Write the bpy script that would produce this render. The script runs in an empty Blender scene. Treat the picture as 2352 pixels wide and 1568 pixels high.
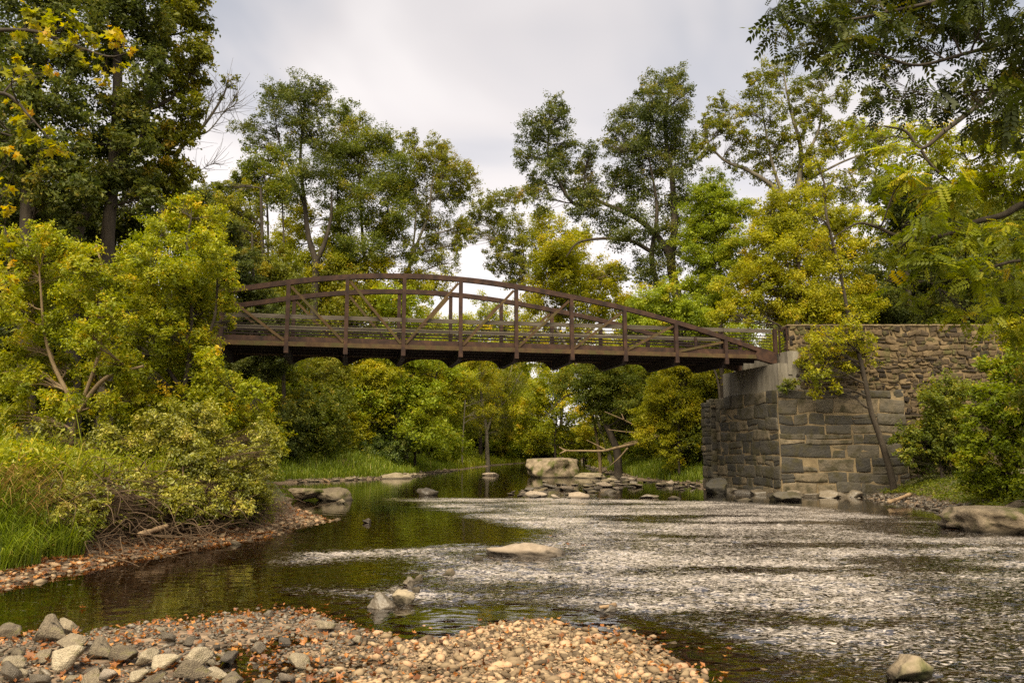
import bpy, math, random
import numpy as np
from mathutils import Vector, Matrix

rng = np.random.default_rng(7)
random.seed(7)
sc = bpy.context.scene
col = sc.collection
PI = math.pi

# ------------------------------------------------------------------ camera
FPX = 1760.0
H = 1.9
PITCH = math.radians(8.1)
CP, SP = math.cos(PITCH), math.sin(PITCH)
cam_d = bpy.data.cameras.new('camera')
cam = bpy.data.objects.new('camera', cam_d)
col.objects.link(cam)
cam.location = (0, 0, H)
cam.rotation_euler = (PI / 2 + PITCH, 0, 0)
cam_d.sensor_width = 36.0
cam_d.lens = FPX / 2352 * 36.0
cam_d.clip_end = 5000
sc.camera = cam


def ray(px, py):
    x = (px - 1176) / FPX
    y = (784 - py) / FPX
    return np.array((x, CP - y * SP, SP + y * CP))


def atY(px, py, Y):
    d = ray(px, py)
    t = Y / d[1]
    return np.array((0, 0, H)) + t * d


def onz(px, py, z=0.0):
    d = ray(px, py)
    t = (z - H) / d[2]
    return np.array((0, 0, H)) + t * d


# ------------------------------------------------------------------ mesh helpers
def mesh_np(name, V, quads=None, tris=None, mat=None, tint=None, smooth=False, mats=None, vattr=None):
    V = np.asarray(V, dtype=np.float32).reshape(-1, 3)
    nq = 0 if quads is None else len(quads)
    nt = 0 if tris is None else len(tris)
    me = bpy.data.meshes.new(name)
    me.vertices.add(len(V))
    me.vertices.foreach_set('co', V.ravel())
    idx = []
    if nq:
        idx.append(np.asarray(quads, dtype=np.int32).ravel())
    if nt:
        idx.append(np.asarray(tris, dtype=np.int32).ravel())
    idx = np.concatenate(idx)
    me.loops.add(len(idx))
    me.loops.foreach_set('vertex_index', idx)
    starts = np.concatenate([np.arange(nq, dtype=np.int32) * 4, nq * 4 + np.arange(nt, dtype=np.int32) * 3]).astype(np.int32)
    me.polygons.add(nq + nt)
    me.polygons.foreach_set('loop_start', starts)
    me.polygons.foreach_set('use_smooth', np.full(nq + nt, bool(smooth)))
    if tint is not None:
        a = me.attributes.new('tint', 'FLOAT', 'FACE')
        a.data.foreach_set('value', np.asarray(tint, dtype=np.float32))
    if vattr is not None:
        for k, v in vattr.items():
            a = me.attributes.new(k, 'FLOAT', 'POINT')
            a.data.foreach_set('value', np.asarray(v, dtype=np.float32))
    me.update(calc_edges=True)
    if mat is not None:
        me.materials.append(mat)
    return me


def link(name, me, parent=None, label=None, cat=None, group=None, kind=None):
    o = bpy.data.objects.new(name, me)
    col.objects.link(o)
    if parent is not None:
        o.parent = parent
        if me is not None:                      # meshes are built in world space, the thing's Empty stands at its base
            o.matrix_parent_inverse = Matrix.Translation(-Vector(parent.location))
    tag(o, label, cat, group, kind)
    return o


def tag(o, label=None, cat=None, group=None, kind=None):
    if label: o['label'] = label
    if cat: o['category'] = cat
    if group: o['group'] = group
    if kind: o['kind'] = kind
    return o


def empty(name, loc, label, cat, group=None):
    o = bpy.data.objects.new(name, None)
    col.objects.link(o)
    o.location = Vector([float(v) for v in loc])
    o.empty_display_size = 0.3
    return tag(o, label, cat, group)


class MB:
    """collects verts, quads and tris of one mesh"""
    def __init__(s):
        s.V = []; s.Q = []; s.T = []; s.tq = []; s.tt = []; s.n = 0

    def add(s, V, Q=None, T=None, tint=0.5):
        V = np.asarray(V, dtype=np.float64).reshape(-1, 3)
        if Q is not None and len(Q):
            s.Q.append(np.asarray(Q) + s.n); s.tq.append(np.full(len(Q), tint) if np.isscalar(tint) else np.asarray(tint))
        if T is not None and len(T):
            s.T.append(np.asarray(T) + s.n); s.tt.append(np.full(len(T), tint) if np.isscalar(tint) else np.asarray(tint))
        s.V.append(V); s.n += len(V)

    def box(s, c, ax, ay, az, tint=0.5):
        c, ax, ay, az = [np.asarray(v, float) for v in (c, ax, ay, az)]
        P = [c + i * ax + j * ay + k * az for k in (-1, 1) for j in (-1, 1) for i in (-1, 1)]
        s.add(P, [[0, 2, 3, 1], [4, 5, 7, 6], [0, 1, 5, 4], [2, 6, 7, 3], [0, 4, 6, 2], [1, 3, 7, 5]], tint=tint)

    def bar(s, p, q, w, h, up=(0, 0, 1), tint=0.5):
        p, q, up = [np.asarray(v, float) for v in (p, q, up)]
        d = q - p; L = np.linalg.norm(d); d = d / L
        side = np.cross(d, up); side /= np.linalg.norm(side)
        u2 = np.cross(side, d)
        s.box((p + q) / 2, d * L / 2, side * w / 2, u2 * h / 2, tint)

    def tube(s, pts, rad, n=6, tint=0.5, cap=True):
        pts = np.asarray(pts, float); rad = np.broadcast_to(np.asarray(rad, float), (len(pts),))
        m = len(pts)
        tan = np.gradient(pts, axis=0)
        tan /= np.linalg.norm(tan, axis=1)[:, None] + 1e-9
        ref = np.array((0.31, 0.17, 0.93)) if abs(tan[:, 2]).mean() < 0.8 else np.array((1.0, 0.1, 0.05))
        a = np.cross(tan, ref); a /= np.linalg.norm(a, axis=1)[:, None] + 1e-9
        b = np.cross(tan, a)
        th = np.arange(n) * 2 * PI / n
        V = pts[:, None, :] + rad[:, None, None] * (np.cos(th)[None, :, None] * a[:, None, :] + np.sin(th)[None, :, None] * b[:, None, :])
        i = np.arange(m - 1)[:, None] * n; j = np.arange(n)[None, :]; j2 = (j + 1) % n
        Q = np.stack([i + j, i + j2, i + n + j2, i + n + j], -1).reshape(-1, 4)
        T = None
        V = V.reshape(-1, 3)
        if cap:
            V = np.vstack([V, pts[0], pts[-1]])
            c0, c1 = m * n, m * n + 1
            T = [[c0, (k + 1) % n, k] for k in range(n)] + [[c1, (m - 1) * n + k, (m - 1) * n + (k + 1) % n] for k in range(n)]
        s.add(V, Q, T, tint)

    def mesh(s, name, mat, smooth=False):
        V = np.vstack(s.V)
        Q = np.vstack(s.Q) if s.Q else None
        T = np.vstack(s.T) if s.T else None
        t = np.concatenate(s.tq + s.tt)
        return mesh_np(name, V, Q, T, mat, tint=t, smooth=smooth)


def curve_pts(P, n=8):
    """Catmull-Rom through the points"""
    P = np.asarray(P, float)
    if len(P) < 3:
        return np.array([P[0] + (P[-1] - P[0]) * t for t in np.linspace(0, 1, n)])
    Q = np.vstack([2 * P[0] - P[1], P, 2 * P[-1] - P[-2]])
    out = []
    for i in range(1, len(Q) - 2):
        p0, p1, p2, p3 = Q[i - 1], Q[i], Q[i + 1], Q[i + 2]
        for t in np.linspace(0, 1, n, endpoint=False):
            out.append(0.5 * ((2 * p1) + (-p0 + p2) * t + (2 * p0 - 5 * p1 + 4 * p2 - p3) * t * t + (-p0 + 3 * p1 - 3 * p2 + p3) * t ** 3))
    out.append(P[-1])
    return np.array(out)


# value noise in numpy
_perm = np.random.default_rng(3).random((64, 64, 64))


def vnoise(p, scale=1.0):
    p = np.asarray(p, float) * scale
    i = np.floor(p).astype(int); f = p - i; f = f * f * (3 - 2 * f)
    r = 0
    for dx in (0, 1):
        for dy in (0, 1):
            for dz in (0, 1):
                w = (f[..., 0] if dx else 1 - f[..., 0]) * (f[..., 1] if dy else 1 - f[..., 1]) * (f[..., 2] if dz else 1 - f[..., 2])
                r = r + w * _perm[(i[..., 0] + dx) % 64, (i[..., 1] + dy) % 64, (i[..., 2] + dz) % 64]
    return r * 2 - 1


def fbm(p, scale=1.0, oct=3):
    r = 0; a = 1.0
    for k in range(oct):
        r = r + a * vnoise(np.asarray(p) + 7.3 * k, scale * 2 ** k); a *= 0.5
    return r


def sstep(x, a=0.0, b=1.0):
    t = np.clip((x - a) / (b - a), 0, 1)
    return t * t * (3 - 2 * t)


# ------------------------------------------------------------------ materials
def new_mat(name):
    m = bpy.data.materials.new(name)
    m.use_nodes = True
    m.node_tree.nodes.clear()
    return m, m.node_tree


def N(nt, t, **kw):
    n = nt.nodes.new(t)
    for k, v in kw.items():
        if k in n.inputs and not hasattr(n, k):
            n.inputs[k].default_value = v
        elif hasattr(n, k):
            setattr(n, k, v)
        else:
            n.inputs[k].default_value = v
    return n


def ramp(nt, fac, stops, interp='LINEAR'):
    r = nt.nodes.new('ShaderNodeValToRGB')
    r.color_ramp.interpolation = interp
    el = r.color_ramp.elements
    while len(el) < len(stops):
        el.new(0.5)
    for e, (p, c) in zip(el, stops):
        e.position = p
        e.color = (c[0], c[1], c[2], 1)
    nt.links.new(fac, r.inputs[0])
    return r.outputs[0]


def leaf_mat(name, stops, trans=0.38, gloss=0.014, rough=0.45):
    m, nt = new_mat(name)
    at = N(nt, 'ShaderNodeAttribute', attribute_name='tint')
    c = ramp(nt, at.outputs['Fac'], stops)
    d = N(nt, 'ShaderNodeBsdfDiffuse'); nt.links.new(c, d.inputs['Color'])
    hs = N(nt, 'ShaderNodeHueSaturation'); hs.inputs['Value'].default_value = 1.25; hs.inputs['Saturation'].default_value = 1.1
    nt.links.new(c, hs.inputs['Color'])
    t = N(nt, 'ShaderNodeBsdfTranslucent'); nt.links.new(hs.outputs[0], t.inputs['Color'])
    mx = N(nt, 'ShaderNodeMixShader'); mx.inputs[0].default_value = trans
    nt.links.new(d.outputs[0], mx.inputs[1]); nt.links.new(t.outputs[0], mx.inputs[2])
    g = N(nt, 'ShaderNodeBsdfGlossy'); g.inputs['Roughness'].default_value = rough
    g.inputs['Color'].default_value = (1, 1, 1, 1)
    m2 = N(nt, 'ShaderNodeMixShader'); m2.inputs[0].default_value = gloss
    nt.links.new(mx.outputs[0], m2.inputs[1]); nt.links.new(g.outputs[0], m2.inputs[2])
    o = N(nt, 'ShaderNodeOutputMaterial'); nt.links.new(m2.outputs[0], o.inputs[0])
    return m


def solid_mat(name, stops, scale=3.0, rough=0.85, detail=5.0, bump=0.3, bscale=None, stretch=(1, 1, 1), tint_mix=0.0, spec=0.3, moss=None, moss_amt=0.5, bdist=0.02, wet=None):
    """noise driven ramp, optional per-piece tint, optional moss that grows on up-facing parts"""
    m, nt = new_mat(name)
    tc = N(nt, 'ShaderNodeTexCoord')
    mp = N(nt, 'ShaderNodeMapping'); mp.inputs['Scale'].default_value = stretch
    nt.links.new(tc.outputs['Object'], mp.inputs[0])
    nz = N(nt, 'ShaderNodeTexNoise'); nz.inputs['Scale'].default_value = scale; nz.inputs['Detail'].default_value = detail
    nz.inputs['Roughness'].default_value = 0.65
    nt.links.new(mp.outputs[0], nz.inputs['Vector'])
    fac = nz.outputs['Fac']
    if tint_mix > 0:
        at = N(nt, 'ShaderNodeAttribute', attribute_name='tint')
        mm = N(nt, 'ShaderNodeMix'); mm.data_type = 'FLOAT'; mm.inputs[0].default_value = tint_mix
        nt.links.new(fac, mm.inputs[2]); nt.links.new(at.outputs['Fac'], mm.inputs[3]); fac = mm.outputs[0]
    c = ramp(nt, fac, stops)
    if moss is not None:
        n2 = N(nt, 'ShaderNodeTexNoise'); n2.inputs['Scale'].default_value = scale * 0.7; n2.inputs['Detail'].default_value = 6
        nt.links.new(tc.outputs['Object'], n2.inputs['Vector'])
        f2 = ramp(nt, n2.outputs['Fac'], [(0.62 - 0.3 * moss_amt, (0, 0, 0)), (0.78 - 0.3 * moss_amt, (1, 1, 1))])
        mc = N(nt, 'ShaderNodeMix'); mc.data_type = 'RGBA'
        nt.links.new(f2, mc.inputs[0]); nt.links.new(c, mc.inputs[6]); mc.inputs[7].default_value = (*moss, 1)
        c = mc.outputs[2]
    if wet is not None:                                   # the dark wet band just above the water
        gp = N(nt, 'ShaderNodeNewGeometry'); sz = N(nt, 'ShaderNodeSeparateXYZ'); nt.links.new(gp.outputs['Position'], sz.inputs[0])
        nw = N(nt, 'ShaderNodeMath', operation='MULTIPLY_ADD'); nw.inputs[1].default_value = -.14; nt.links.new(nz.outputs['Fac'], nw.inputs[0]); nt.links.new(sz.outputs[2], nw.inputs[2])
        wr2 = N(nt, 'ShaderNodeMapRange'); wr2.inputs[1].default_value = -.03 + wet; wr2.inputs[2].default_value = .05 + wet; wr2.inputs[3].default_value = .30 if wet > 0 else .42; wr2.inputs[4].default_value = 1.0
        nt.links.new(nw.outputs[0], wr2.inputs[0])
        wm = N(nt, 'ShaderNodeMix'); wm.data_type = 'RGBA'; wm.blend_type = 'MULTIPLY'; wm.inputs[0].default_value = 1
        nt.links.new(c, wm.inputs[6]); nt.links.new(wr2.outputs[0], wm.inputs[7]); c = wm.outputs[2]
    b = N(nt, 'ShaderNodeBsdfPrincipled'); b.inputs['Roughness'].default_value = rough
    b.inputs['Specular IOR Level'].default_value = spec
    nt.links.new(c, b.inputs['Base Color'])
    if bump:
        n3 = N(nt, 'ShaderNodeTexNoise'); n3.inputs['Scale'].default_value = bscale or scale * 4; n3.inputs['Detail'].default_value = 6
        nt.links.new(mp.outputs[0], n3.inputs['Vector'])
        bp = N(nt, 'ShaderNodeBump'); bp.inputs['Strength'].default_value = bump; bp.inputs['Distance'].default_value = bdist
        nt.links.new(n3.outputs['Fac'], bp.inputs['Height']); nt.links.new(bp.outputs[0], b.inputs['Normal'])
    o = N(nt, 'ShaderNodeOutputMaterial'); nt.links.new(b.outputs[0], o.inputs[0])
    return m


M = {}
# leaves (linear albedo, from dark to light within one crown)
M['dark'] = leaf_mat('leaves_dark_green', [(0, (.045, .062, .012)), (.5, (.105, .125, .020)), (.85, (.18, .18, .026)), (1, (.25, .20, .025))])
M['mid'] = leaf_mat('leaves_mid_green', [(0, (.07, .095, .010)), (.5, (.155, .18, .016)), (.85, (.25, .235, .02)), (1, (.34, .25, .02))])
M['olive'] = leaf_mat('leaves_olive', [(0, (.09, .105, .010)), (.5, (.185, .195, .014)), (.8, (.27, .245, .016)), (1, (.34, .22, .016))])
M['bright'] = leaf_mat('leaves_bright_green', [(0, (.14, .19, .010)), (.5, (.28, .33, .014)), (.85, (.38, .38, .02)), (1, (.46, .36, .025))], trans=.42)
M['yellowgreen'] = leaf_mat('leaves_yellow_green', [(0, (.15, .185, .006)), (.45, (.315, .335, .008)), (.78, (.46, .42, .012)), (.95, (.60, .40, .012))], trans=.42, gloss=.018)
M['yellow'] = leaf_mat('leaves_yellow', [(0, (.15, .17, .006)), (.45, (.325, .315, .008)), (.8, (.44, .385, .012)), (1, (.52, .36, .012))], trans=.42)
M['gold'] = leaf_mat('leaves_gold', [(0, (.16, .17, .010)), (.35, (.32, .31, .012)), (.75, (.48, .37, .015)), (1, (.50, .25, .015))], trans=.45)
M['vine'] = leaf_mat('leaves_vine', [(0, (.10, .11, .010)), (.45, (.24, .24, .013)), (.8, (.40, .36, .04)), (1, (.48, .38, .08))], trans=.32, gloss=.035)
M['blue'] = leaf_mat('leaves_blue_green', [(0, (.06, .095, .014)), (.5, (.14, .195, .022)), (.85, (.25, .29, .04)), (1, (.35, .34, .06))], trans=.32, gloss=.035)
M['shade'] = leaf_mat('leaves_shaded_green', [(0, (.026, .036, .005)), (.5, (.055, .068, .007)), (.85, (.10, .10, .010)), (1, (.16, .13, .010))], trans=.25)  # backlit and thicket shade put into a darker leaf colour
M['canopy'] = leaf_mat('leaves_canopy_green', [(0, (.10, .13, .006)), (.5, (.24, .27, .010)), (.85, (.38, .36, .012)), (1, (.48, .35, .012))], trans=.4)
M['grass'] = leaf_mat('grass_blades', [(0, (.08, .115, .010)), (.5, (.19, .25, .018)), (.85, (.31, .33, .04)), (1, (.40, .33, .08))], trans=.42)
M['weeds'] = leaf_mat('weed_blades', [(0, (.11, .15, .010)), (.45, (.26, .30, .016)), (.8, (.38, .38, .03)), (1, (.46, .36, .07))], trans=.4)
M['straw'] = leaf_mat('straw_blades', [(0, (.12, .07, .02)), (.5, (.28, .18, .06)), (1, (.42, .28, .10))], trans=.3)
M['litter'] = leaf_mat('fallen_leaf', [(0, (.06, .024, .009)), (.35, (.17, .060, .015)), (.7, (.31, .115, .024)), (.9, (.38, .17, .04)), (1, (.40, .25, .12))], trans=.2, gloss=.03)
# bark, stone, steel
M['bark'] = solid_mat('bark_dark', [(.3, (.018, .013, .009)), (.6, (.055, .042, .028)), (.8, (.10, .085, .06))], 4, stretch=(1, 1, .25), bump=.6, bdist=.04)
M['bark_pale'] = solid_mat('bark_pale', [(.3, (.06, .05, .034)), (.55, (.15, .128, .092)), (.75, (.27, .24, .185))], 2.5, stretch=(1, 1, .4), bump=.4)
M['bark_tan'] = solid_mat('bark_tan', [(.3, (.09, .06, .03)), (.55, (.20, .14, .075)), (.75, (.28, .21, .12))], 3, stretch=(1, 1, .3), bump=.4)
M['twig'] = solid_mat('root_twig', [(.3, (.045, .028, .014)), (.6, (.11, .07, .038)), (.8, (.19, .13, .08))], 5, bump=.3)
M['drift'] = solid_mat('driftwood', [(.3, (.14, .085, .045)), (.55, (.30, .20, .11)), (.75, (.42, .31, .19))], 3, stretch=(1, 1, 1), bump=.4)
M['rock'] = solid_mat('river_rock', [(.2, (.055, .042, .028)), (.45, (.155, .122, .078)), (.62, (.25, .20, .13)), (.85, (.38, .31, .21))], 4, bump=1.0, tint_mix=.4, moss=(.085, .08, .02), moss_amt=.12, detail=8, bdist=.03, wet=.001)
M['stone_tan'] = solid_mat('bar_stone', [(.2, (.085, .066, .044)), (.45, (.215, .172, .115)), (.62, (.33, .27, .18)), (.85, (.46, .385, .27))], 4, bump=1.0, tint_mix=.4, moss=(.16, .14, .06), moss_amt=.2, detail=8, bdist=.03)
M['rock_wet'] = solid_mat('river_rock_wet', [(.25, (.04, .031, .022)), (.5, (.10, .08, .055)), (.8, (.21, .17, .12))], 6, bump=.8, rough=.4, tint_mix=.45, spec=.5, detail=8)
M['rock_pale'] = solid_mat('river_rock_pale', [(.22, (.10, .075, .052)), (.45, (.25, .195, .14)), (.65, (.38, .31, .24)), (.85, (.48, .41, .33))], 4, bump=1.0, tint_mix=.3, detail=8, bdist=.03, wet=.001)
M['rock_moss'] = solid_mat('river_rock_mossy', [(.22, (.06, .046, .030)), (.42, (.17, .13, .082)), (.62, (.29, .225, .15)), (.85, (.42, .34, .24))], 3, bump=1.0, moss=(.075, .078, .016), moss_amt=.38, detail=9, bdist=.04, wet=.001)
M['pebble'] = solid_mat('pebbles', [(.10, (.055, .038, .022)), (.30, (.15, .103, .058)), (.50, (.28, .20, .115)), (.68, (.37, .26, .15)), (.82, (.42, .25, .14)), (.95, (.48, .40, .28))], 9, bump=.5, tint_mix=.7, wet=-.062)
M['ashlar'] = solid_mat('granite_block', [(.15, (.030, .027, .022)), (.40, (.062, .055, .043)), (.58, (.095, .080, .056)), (.76, (.15, .115, .070)), (.92, (.21, .17, .115))], 3.2, bump=.9, bscale=11, tint_mix=.55, moss=(.050, .042, .020), moss_amt=.5, bdist=.04, detail=8)
M['rubble'] = solid_mat('rubble_stone', [(.2, (.020, .014, .009)), (.45, (.058, .040, .022)), (.65, (.11, .075, .038)), (.88, (.19, .135, .07))], 4, bump=.9, bscale=13, tint_mix=.6, moss=(.075, .068, .02), moss_amt=.3, bdist=.04, detail=8)
M['mortar'] = solid_mat('mortar', [(.3, (.10, .072, .038)), (.55, (.20, .148, .080)), (.8, (.30, .23, .135))], 2.2, bump=.6, bscale=20)
M['mortar_dark'] = solid_mat('rubble_mortar', [(.3, (.085, .058, .028)), (.55, (.19, .135, .068)), (.8, (.29, .21, .115))], 2.2, bump=.6, bscale=20)
M['concrete'] = solid_mat('concrete', [(.3, (.10, .085, .062)), (.55, (.21, .185, .145)), (.8, (.31, .28, .225))], 2.0, stretch=(1.6, 1.6, .35), bump=.3, bscale=25)
M['rust'] = solid_mat('rusted_steel', [(.28, (.013, .007, .005)), (.48, (.033, .016, .010)), (.62, (.055, .027, .015)), (.8, (.10, .046, .021))], 3, rough=.8, bump=.25, bscale=30)
M['rust_moss'] = solid_mat('rusted_steel_mossy', [(.25, (.030, .014, .007)), (.5, (.066, .038, .016)), (.8, (.11, .074, .026))], 3, rough=.85, bump=.25, bscale=30, moss=(.058, .047, .014), moss_amt=.38)
M['rust_dark'] = solid_mat('rusted_steel_dark', [(.25, (.007, .004, .003)), (.6, (.016, .008, .006)), (.8, (.028, .015, .010))], 3, rough=.8, bump=.2)  # colour blackened for the shadow under the deck; the rods share it
M['wood'] = solid_mat('weathered_timber', [(.3, (.040, .032, .023)), (.55, (.095, .078, .057)), (.8, (.155, .13, .098))], 6, stretch=(.25, .25, 3), bump=.3)

# ------------------------------------------------------------------ terrain
_L = np.array([(-60, -30), (-5, -26), (4, -20), (7, -12.5), (9, -9.0), (11.08, -7.15), (14.76, -6.57), (16.5, -5.98), (18.2, -5.6), (20.5, -5.3), (22.2, -5.1), (23.4, -6.0), (26.4, -7.5),
               (28.5, -8.3), (31, -8.8), (38, -11.5), (44, -13.2), (47, -13.0), (51, -10.3), (54.5, -7.7), (58, -7.4), (67, -6.6), (80, -4.8), (100, -2.5), (125, 3), (140, 8), (2000, 60)])
_R = np.array([(-60, 14), (4, 12.4), (10, 12.2), (18.2, 11.9), (23, 13.1), (27.5, 14.1), (34.2, 14.5), (39, 9.4), (43, 10.3), (48, 8.9), (52, 8.0), (60, 8.4), (68, 8.0), (80, 8.5), (100, 9.5), (125, 13), (140, 17), (2000, 70)])


def xl(y): return np.interp(y, _L[:, 0], _L[:, 1])
def xr(y): return np.interp(y, _R[:, 0], _R[:, 1])


def poly_ground(pts, z=0.05): return np.array([onz(x, y, z)[:2] for x, y in pts])


BAR_A = poly_ground([(-250, 1450), (0, 1440), (150, 1440), (300, 1432), (430, 1412), (560, 1395), (690, 1392), (740, 1420), (700, 1450), (620, 1475), (600, 1530), (620, 1600), (640, 1900), (-600, 1900), (-600, 1500)])
BAR_B = poly_ground([(815, 1500), (900, 1455), (1000, 1432), (1130, 1418), (1250, 1412), (1370, 1416), (1480, 1432), (1570, 1455), (1650, 1482), (1740, 1520), (1820, 1570), (1960, 1750), (1900, 2400), (600, 2400), (690, 1620), (720, 1560)])
BAR_M = poly_ground([(480, 1400), (700, 1388), (800, 1415), (900, 1450), (860, 1520), (760, 1575), (760, 1900), (560, 1900), (560, 1500)])
BAR_C = np.array([(-14, -12), (4, -12), (2.6, 4.5), (-14, 4.5)])


def poly_sd(P, x, y):
    x = np.asarray(x, float); y = np.asarray(y, float)
    d = np.full(x.shape, 1e9); ins = np.zeros(x.shape, bool)
    n = len(P)
    for i in range(n):
        a = P[i]; b = P[(i + 1) % n]
        e = b - a
        t = np.clip(((x - a[0]) * e[0] + (y - a[1]) * e[1]) / (e @ e), 0, 1)
        d = np.minimum(d, np.hypot(x - a[0] - t * e[0], y - a[1] - t * e[1]))
        c = ((a[1] > y) != (b[1] > y)) & (x < (b[0] - a[0]) * (y - a[1]) / (b[1] - a[1] + 1e-12) + a[0])
        ins ^= c
    return np.where(ins, d, -d)


def bar_sd(x, y):
    return np.maximum(np.maximum(poly_sd(BAR_A, x, y), poly_sd(BAR_B, x, y)), poly_sd(BAR_C, x, y))


def ground_h(x, y, noise=True):
    x = np.asarray(x, float); y = np.asarray(y, float)
    p = np.stack([x, y, np.zeros_like(x)], -1)
    wob = 0.25 * vnoise(p, 0.9) if noise else 0.0
    dl = x - xl(y) + wob; dr = xr(y) - x + wob
    d = np.minimum(dl, dr)
    z = -(0.04 + 0.5 * sstep(d / 3.2))
    near = sstep(y, 46, 30)
    e = np.maximum(-dl, 0)
    zl = 0.10 * np.clip(e / 0.5, 0, 1) + (1.05 * near + 1.35 * (1 - near)) * sstep(e, .6, 1.9 + 3.4 * (1 - near)) + 0.06 * np.clip(e - 2, 0, 40)
    e2 = np.maximum(-dr, 0)
    zr = 0.08 * np.clip(e2 / 0.4, 0, 1) + 0.75 * sstep(e2, .2, 3.2) + 0.07 * np.clip(e2 - 3, 0, 40)
    z = np.where(dl < 0, zl, z)
    z = np.where(dr < 0, zr, z)
    z = z + 0.10 * np.clip(np.abs(x) - 26, 0, 120) + 9 * sstep(y, 135, 240) + 6 * sstep(y, 240, 500)
    m = (x > -16) & (x < 6) & (y < 12) & (y > -14)
    if np.any(m):
        s = bar_sd(x[m], y[m]) + .12
        pm = np.stack([x[m], y[m], np.zeros(m.sum())], -1)
        s = s + .30 * fbm(pm, 1.1, 3)                      # ragged, low edge
        hb = -0.10 + 0.125 * sstep(s, -0.7, 0.9) + .02 * vnoise(pm, 2.2)
        sm = poly_sd(BAR_M, x[m], y[m])
        hb = np.maximum(hb, np.where(sm > -.3, -.075 + .075 * sstep(sm, -.3, .3) + .035 * vnoise(pm + 5, 2.6), -9)); s = np.maximum(s, sm)
        z[m] = np.where(dl[m] > 0, np.maximum(z[m], np.where(s > -0.6, hb, -9)), z[m])
    if noise:
        z = z + 0.035 * fbm(p, 1.3, 3)
    return z


def gz(x, y):
    return float(ground_h(np.array([x]), np.array([y]))[0])


def axis(parts):
    return np.unique(np.concatenate(parts))


gx = axis([np.arange(-26, 26.01, .22), np.arange(-7, 4, .1), np.linspace(-60, -26, 40), np.linspace(26, 60, 40), np.linspace(-1200, -60, 40), np.linspace(60, 1200, 40)])
gy = axis([np.arange(4, 14, .09), np.arange(14, 40, .25), np.arange(40, 80, .6), np.linspace(80, 260, 70), np.linspace(260, 2000, 40), np.linspace(-60, 4, 45)])
GX, GY = np.meshgrid(gx, gy)
GZ = ground_h(GX, GY)
nyy, nxx = GX.shape
ii = (np.arange(nyy - 1)[:, None] * nxx + np.arange(nxx - 1)[None, :])
Q = np.stack([ii, ii + 1, ii + nxx + 1, ii + nxx], -1).reshape(-1, 4)
m, nt = new_mat('ground')
tc = N(nt, 'ShaderNodeTexCoord')
n1 = N(nt, 'ShaderNodeTexNoise'); n1.inputs['Scale'].default_value = 0.55; n1.inputs['Detail'].default_value = 8
n2 = N(nt, 'ShaderNodeTexNoise'); n2.inputs['Scale'].default_value = 9; n2.inputs['Detail'].default_value = 6
vo = N(nt, 'ShaderNodeTexVoronoi'); vo.inputs['Scale'].default_value = 14
for n_ in (n1, n2, vo):
    nt.links.new(tc.outputs['Object'], n_.inputs['Vector'])
soil = ramp(nt, n2.outputs['Fac'], [(.3, (.035, .022, .012)), (.5, (.09, .058, .032)), (.7, (.17, .115, .068))])
green = ramp(nt, n2.outputs['Fac'], [(.3, (.03, .045, .010)), (.55, (.08, .10, .018)), (.75, (.13, .13, .03))])
bed = ramp(nt, vo.outputs['Color'], [(.1, (.028, .020, .010)), (.5, (.070, .048, .022)), (.9, (.14, .10, .055))])
bar = ramp(nt, vo.outputs['Color'], [(.1, (.06, .04, .022)), (.5, (.15, .10, .06)), (.9, (.27, .19, .12))])
geo = N(nt, 'ShaderNodeSeparateXYZ'); nt.links.new(tc.outputs['Object'], geo.inputs[0])
hz = N(nt, 'ShaderNodeMapRange'); hz.inputs[1].default_value = .35; hz.inputs[2].default_value = .9; nt.links.new(geo.outputs[2], hz.inputs[0])
mul = N(nt, 'ShaderNodeMath', operation='MULTIPLY'); nt.links.new(hz.outputs[0], mul.inputs[0])
gn = N(nt, 'ShaderNodeMapRange'); gn.inputs[1].default_value = .38; gn.inputs[2].default_value = .55; nt.links.new(n1.outputs['Fac'], gn.inputs[0]); nt.links.new(gn.outputs[0], mul.inputs[1])
mA = N(nt, 'ShaderNodeMix'); mA.data_type = 'RGBA'; nt.links.new(mul.outputs[0], mA.inputs[0]); nt.links.new(soil, mA.inputs[6]); nt.links.new(green, mA.inputs[7])
lo = N(nt, 'ShaderNodeMapRange'); lo.inputs[1].default_value = .25; lo.inputs[2].default_value = .12; nt.links.new(geo.outputs[2], lo.inputs[0])
mB = N(nt, 'ShaderNodeMix'); mB.data_type = 'RGBA'; nt.links.new(lo.outputs[0], mB.inputs[0]); nt.links.new(mA.outputs[2], mB.inputs[6]); nt.links.new(bar, mB.inputs[7])
wt = N(nt, 'ShaderNodeMapRange'); wt.inputs[1].default_value = .03; wt.inputs[2].default_value = -.06; nt.links.new(geo.outputs[2], wt.inputs[0])
mC = N(nt, 'ShaderNodeMix'); mC.data_type = 'RGBA'; nt.links.new(wt.outputs[0], mC.inputs[0]); nt.links.new(mB.outputs[2], mC.inputs[6]); nt.links.new(bed, mC.inputs[7])
b = N(nt, 'ShaderNodeBsdfPrincipled'); b.inputs['Roughness'].default_value = .9; nt.links.new(mC.outputs[2], b.inputs['Base Color'])
bp = N(nt, 'ShaderNodeBump'); bp.inputs['Strength'].default_value = .7; bp.inputs['Distance'].default_value = .05
nt.links.new(n2.outputs['Fac'], bp.inputs['Height']); nt.links.new(bp.outputs[0], b.inputs['Normal'])
o_ = N(nt, 'ShaderNodeOutputMaterial'); nt.links.new(b.outputs[0], o_.inputs[0])
me = mesh_np('ground', np.stack([GX, GY, GZ], -1).reshape(-1, 3), Q, mat=m, smooth=True)
link('ground', me, kind='structure')

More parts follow.
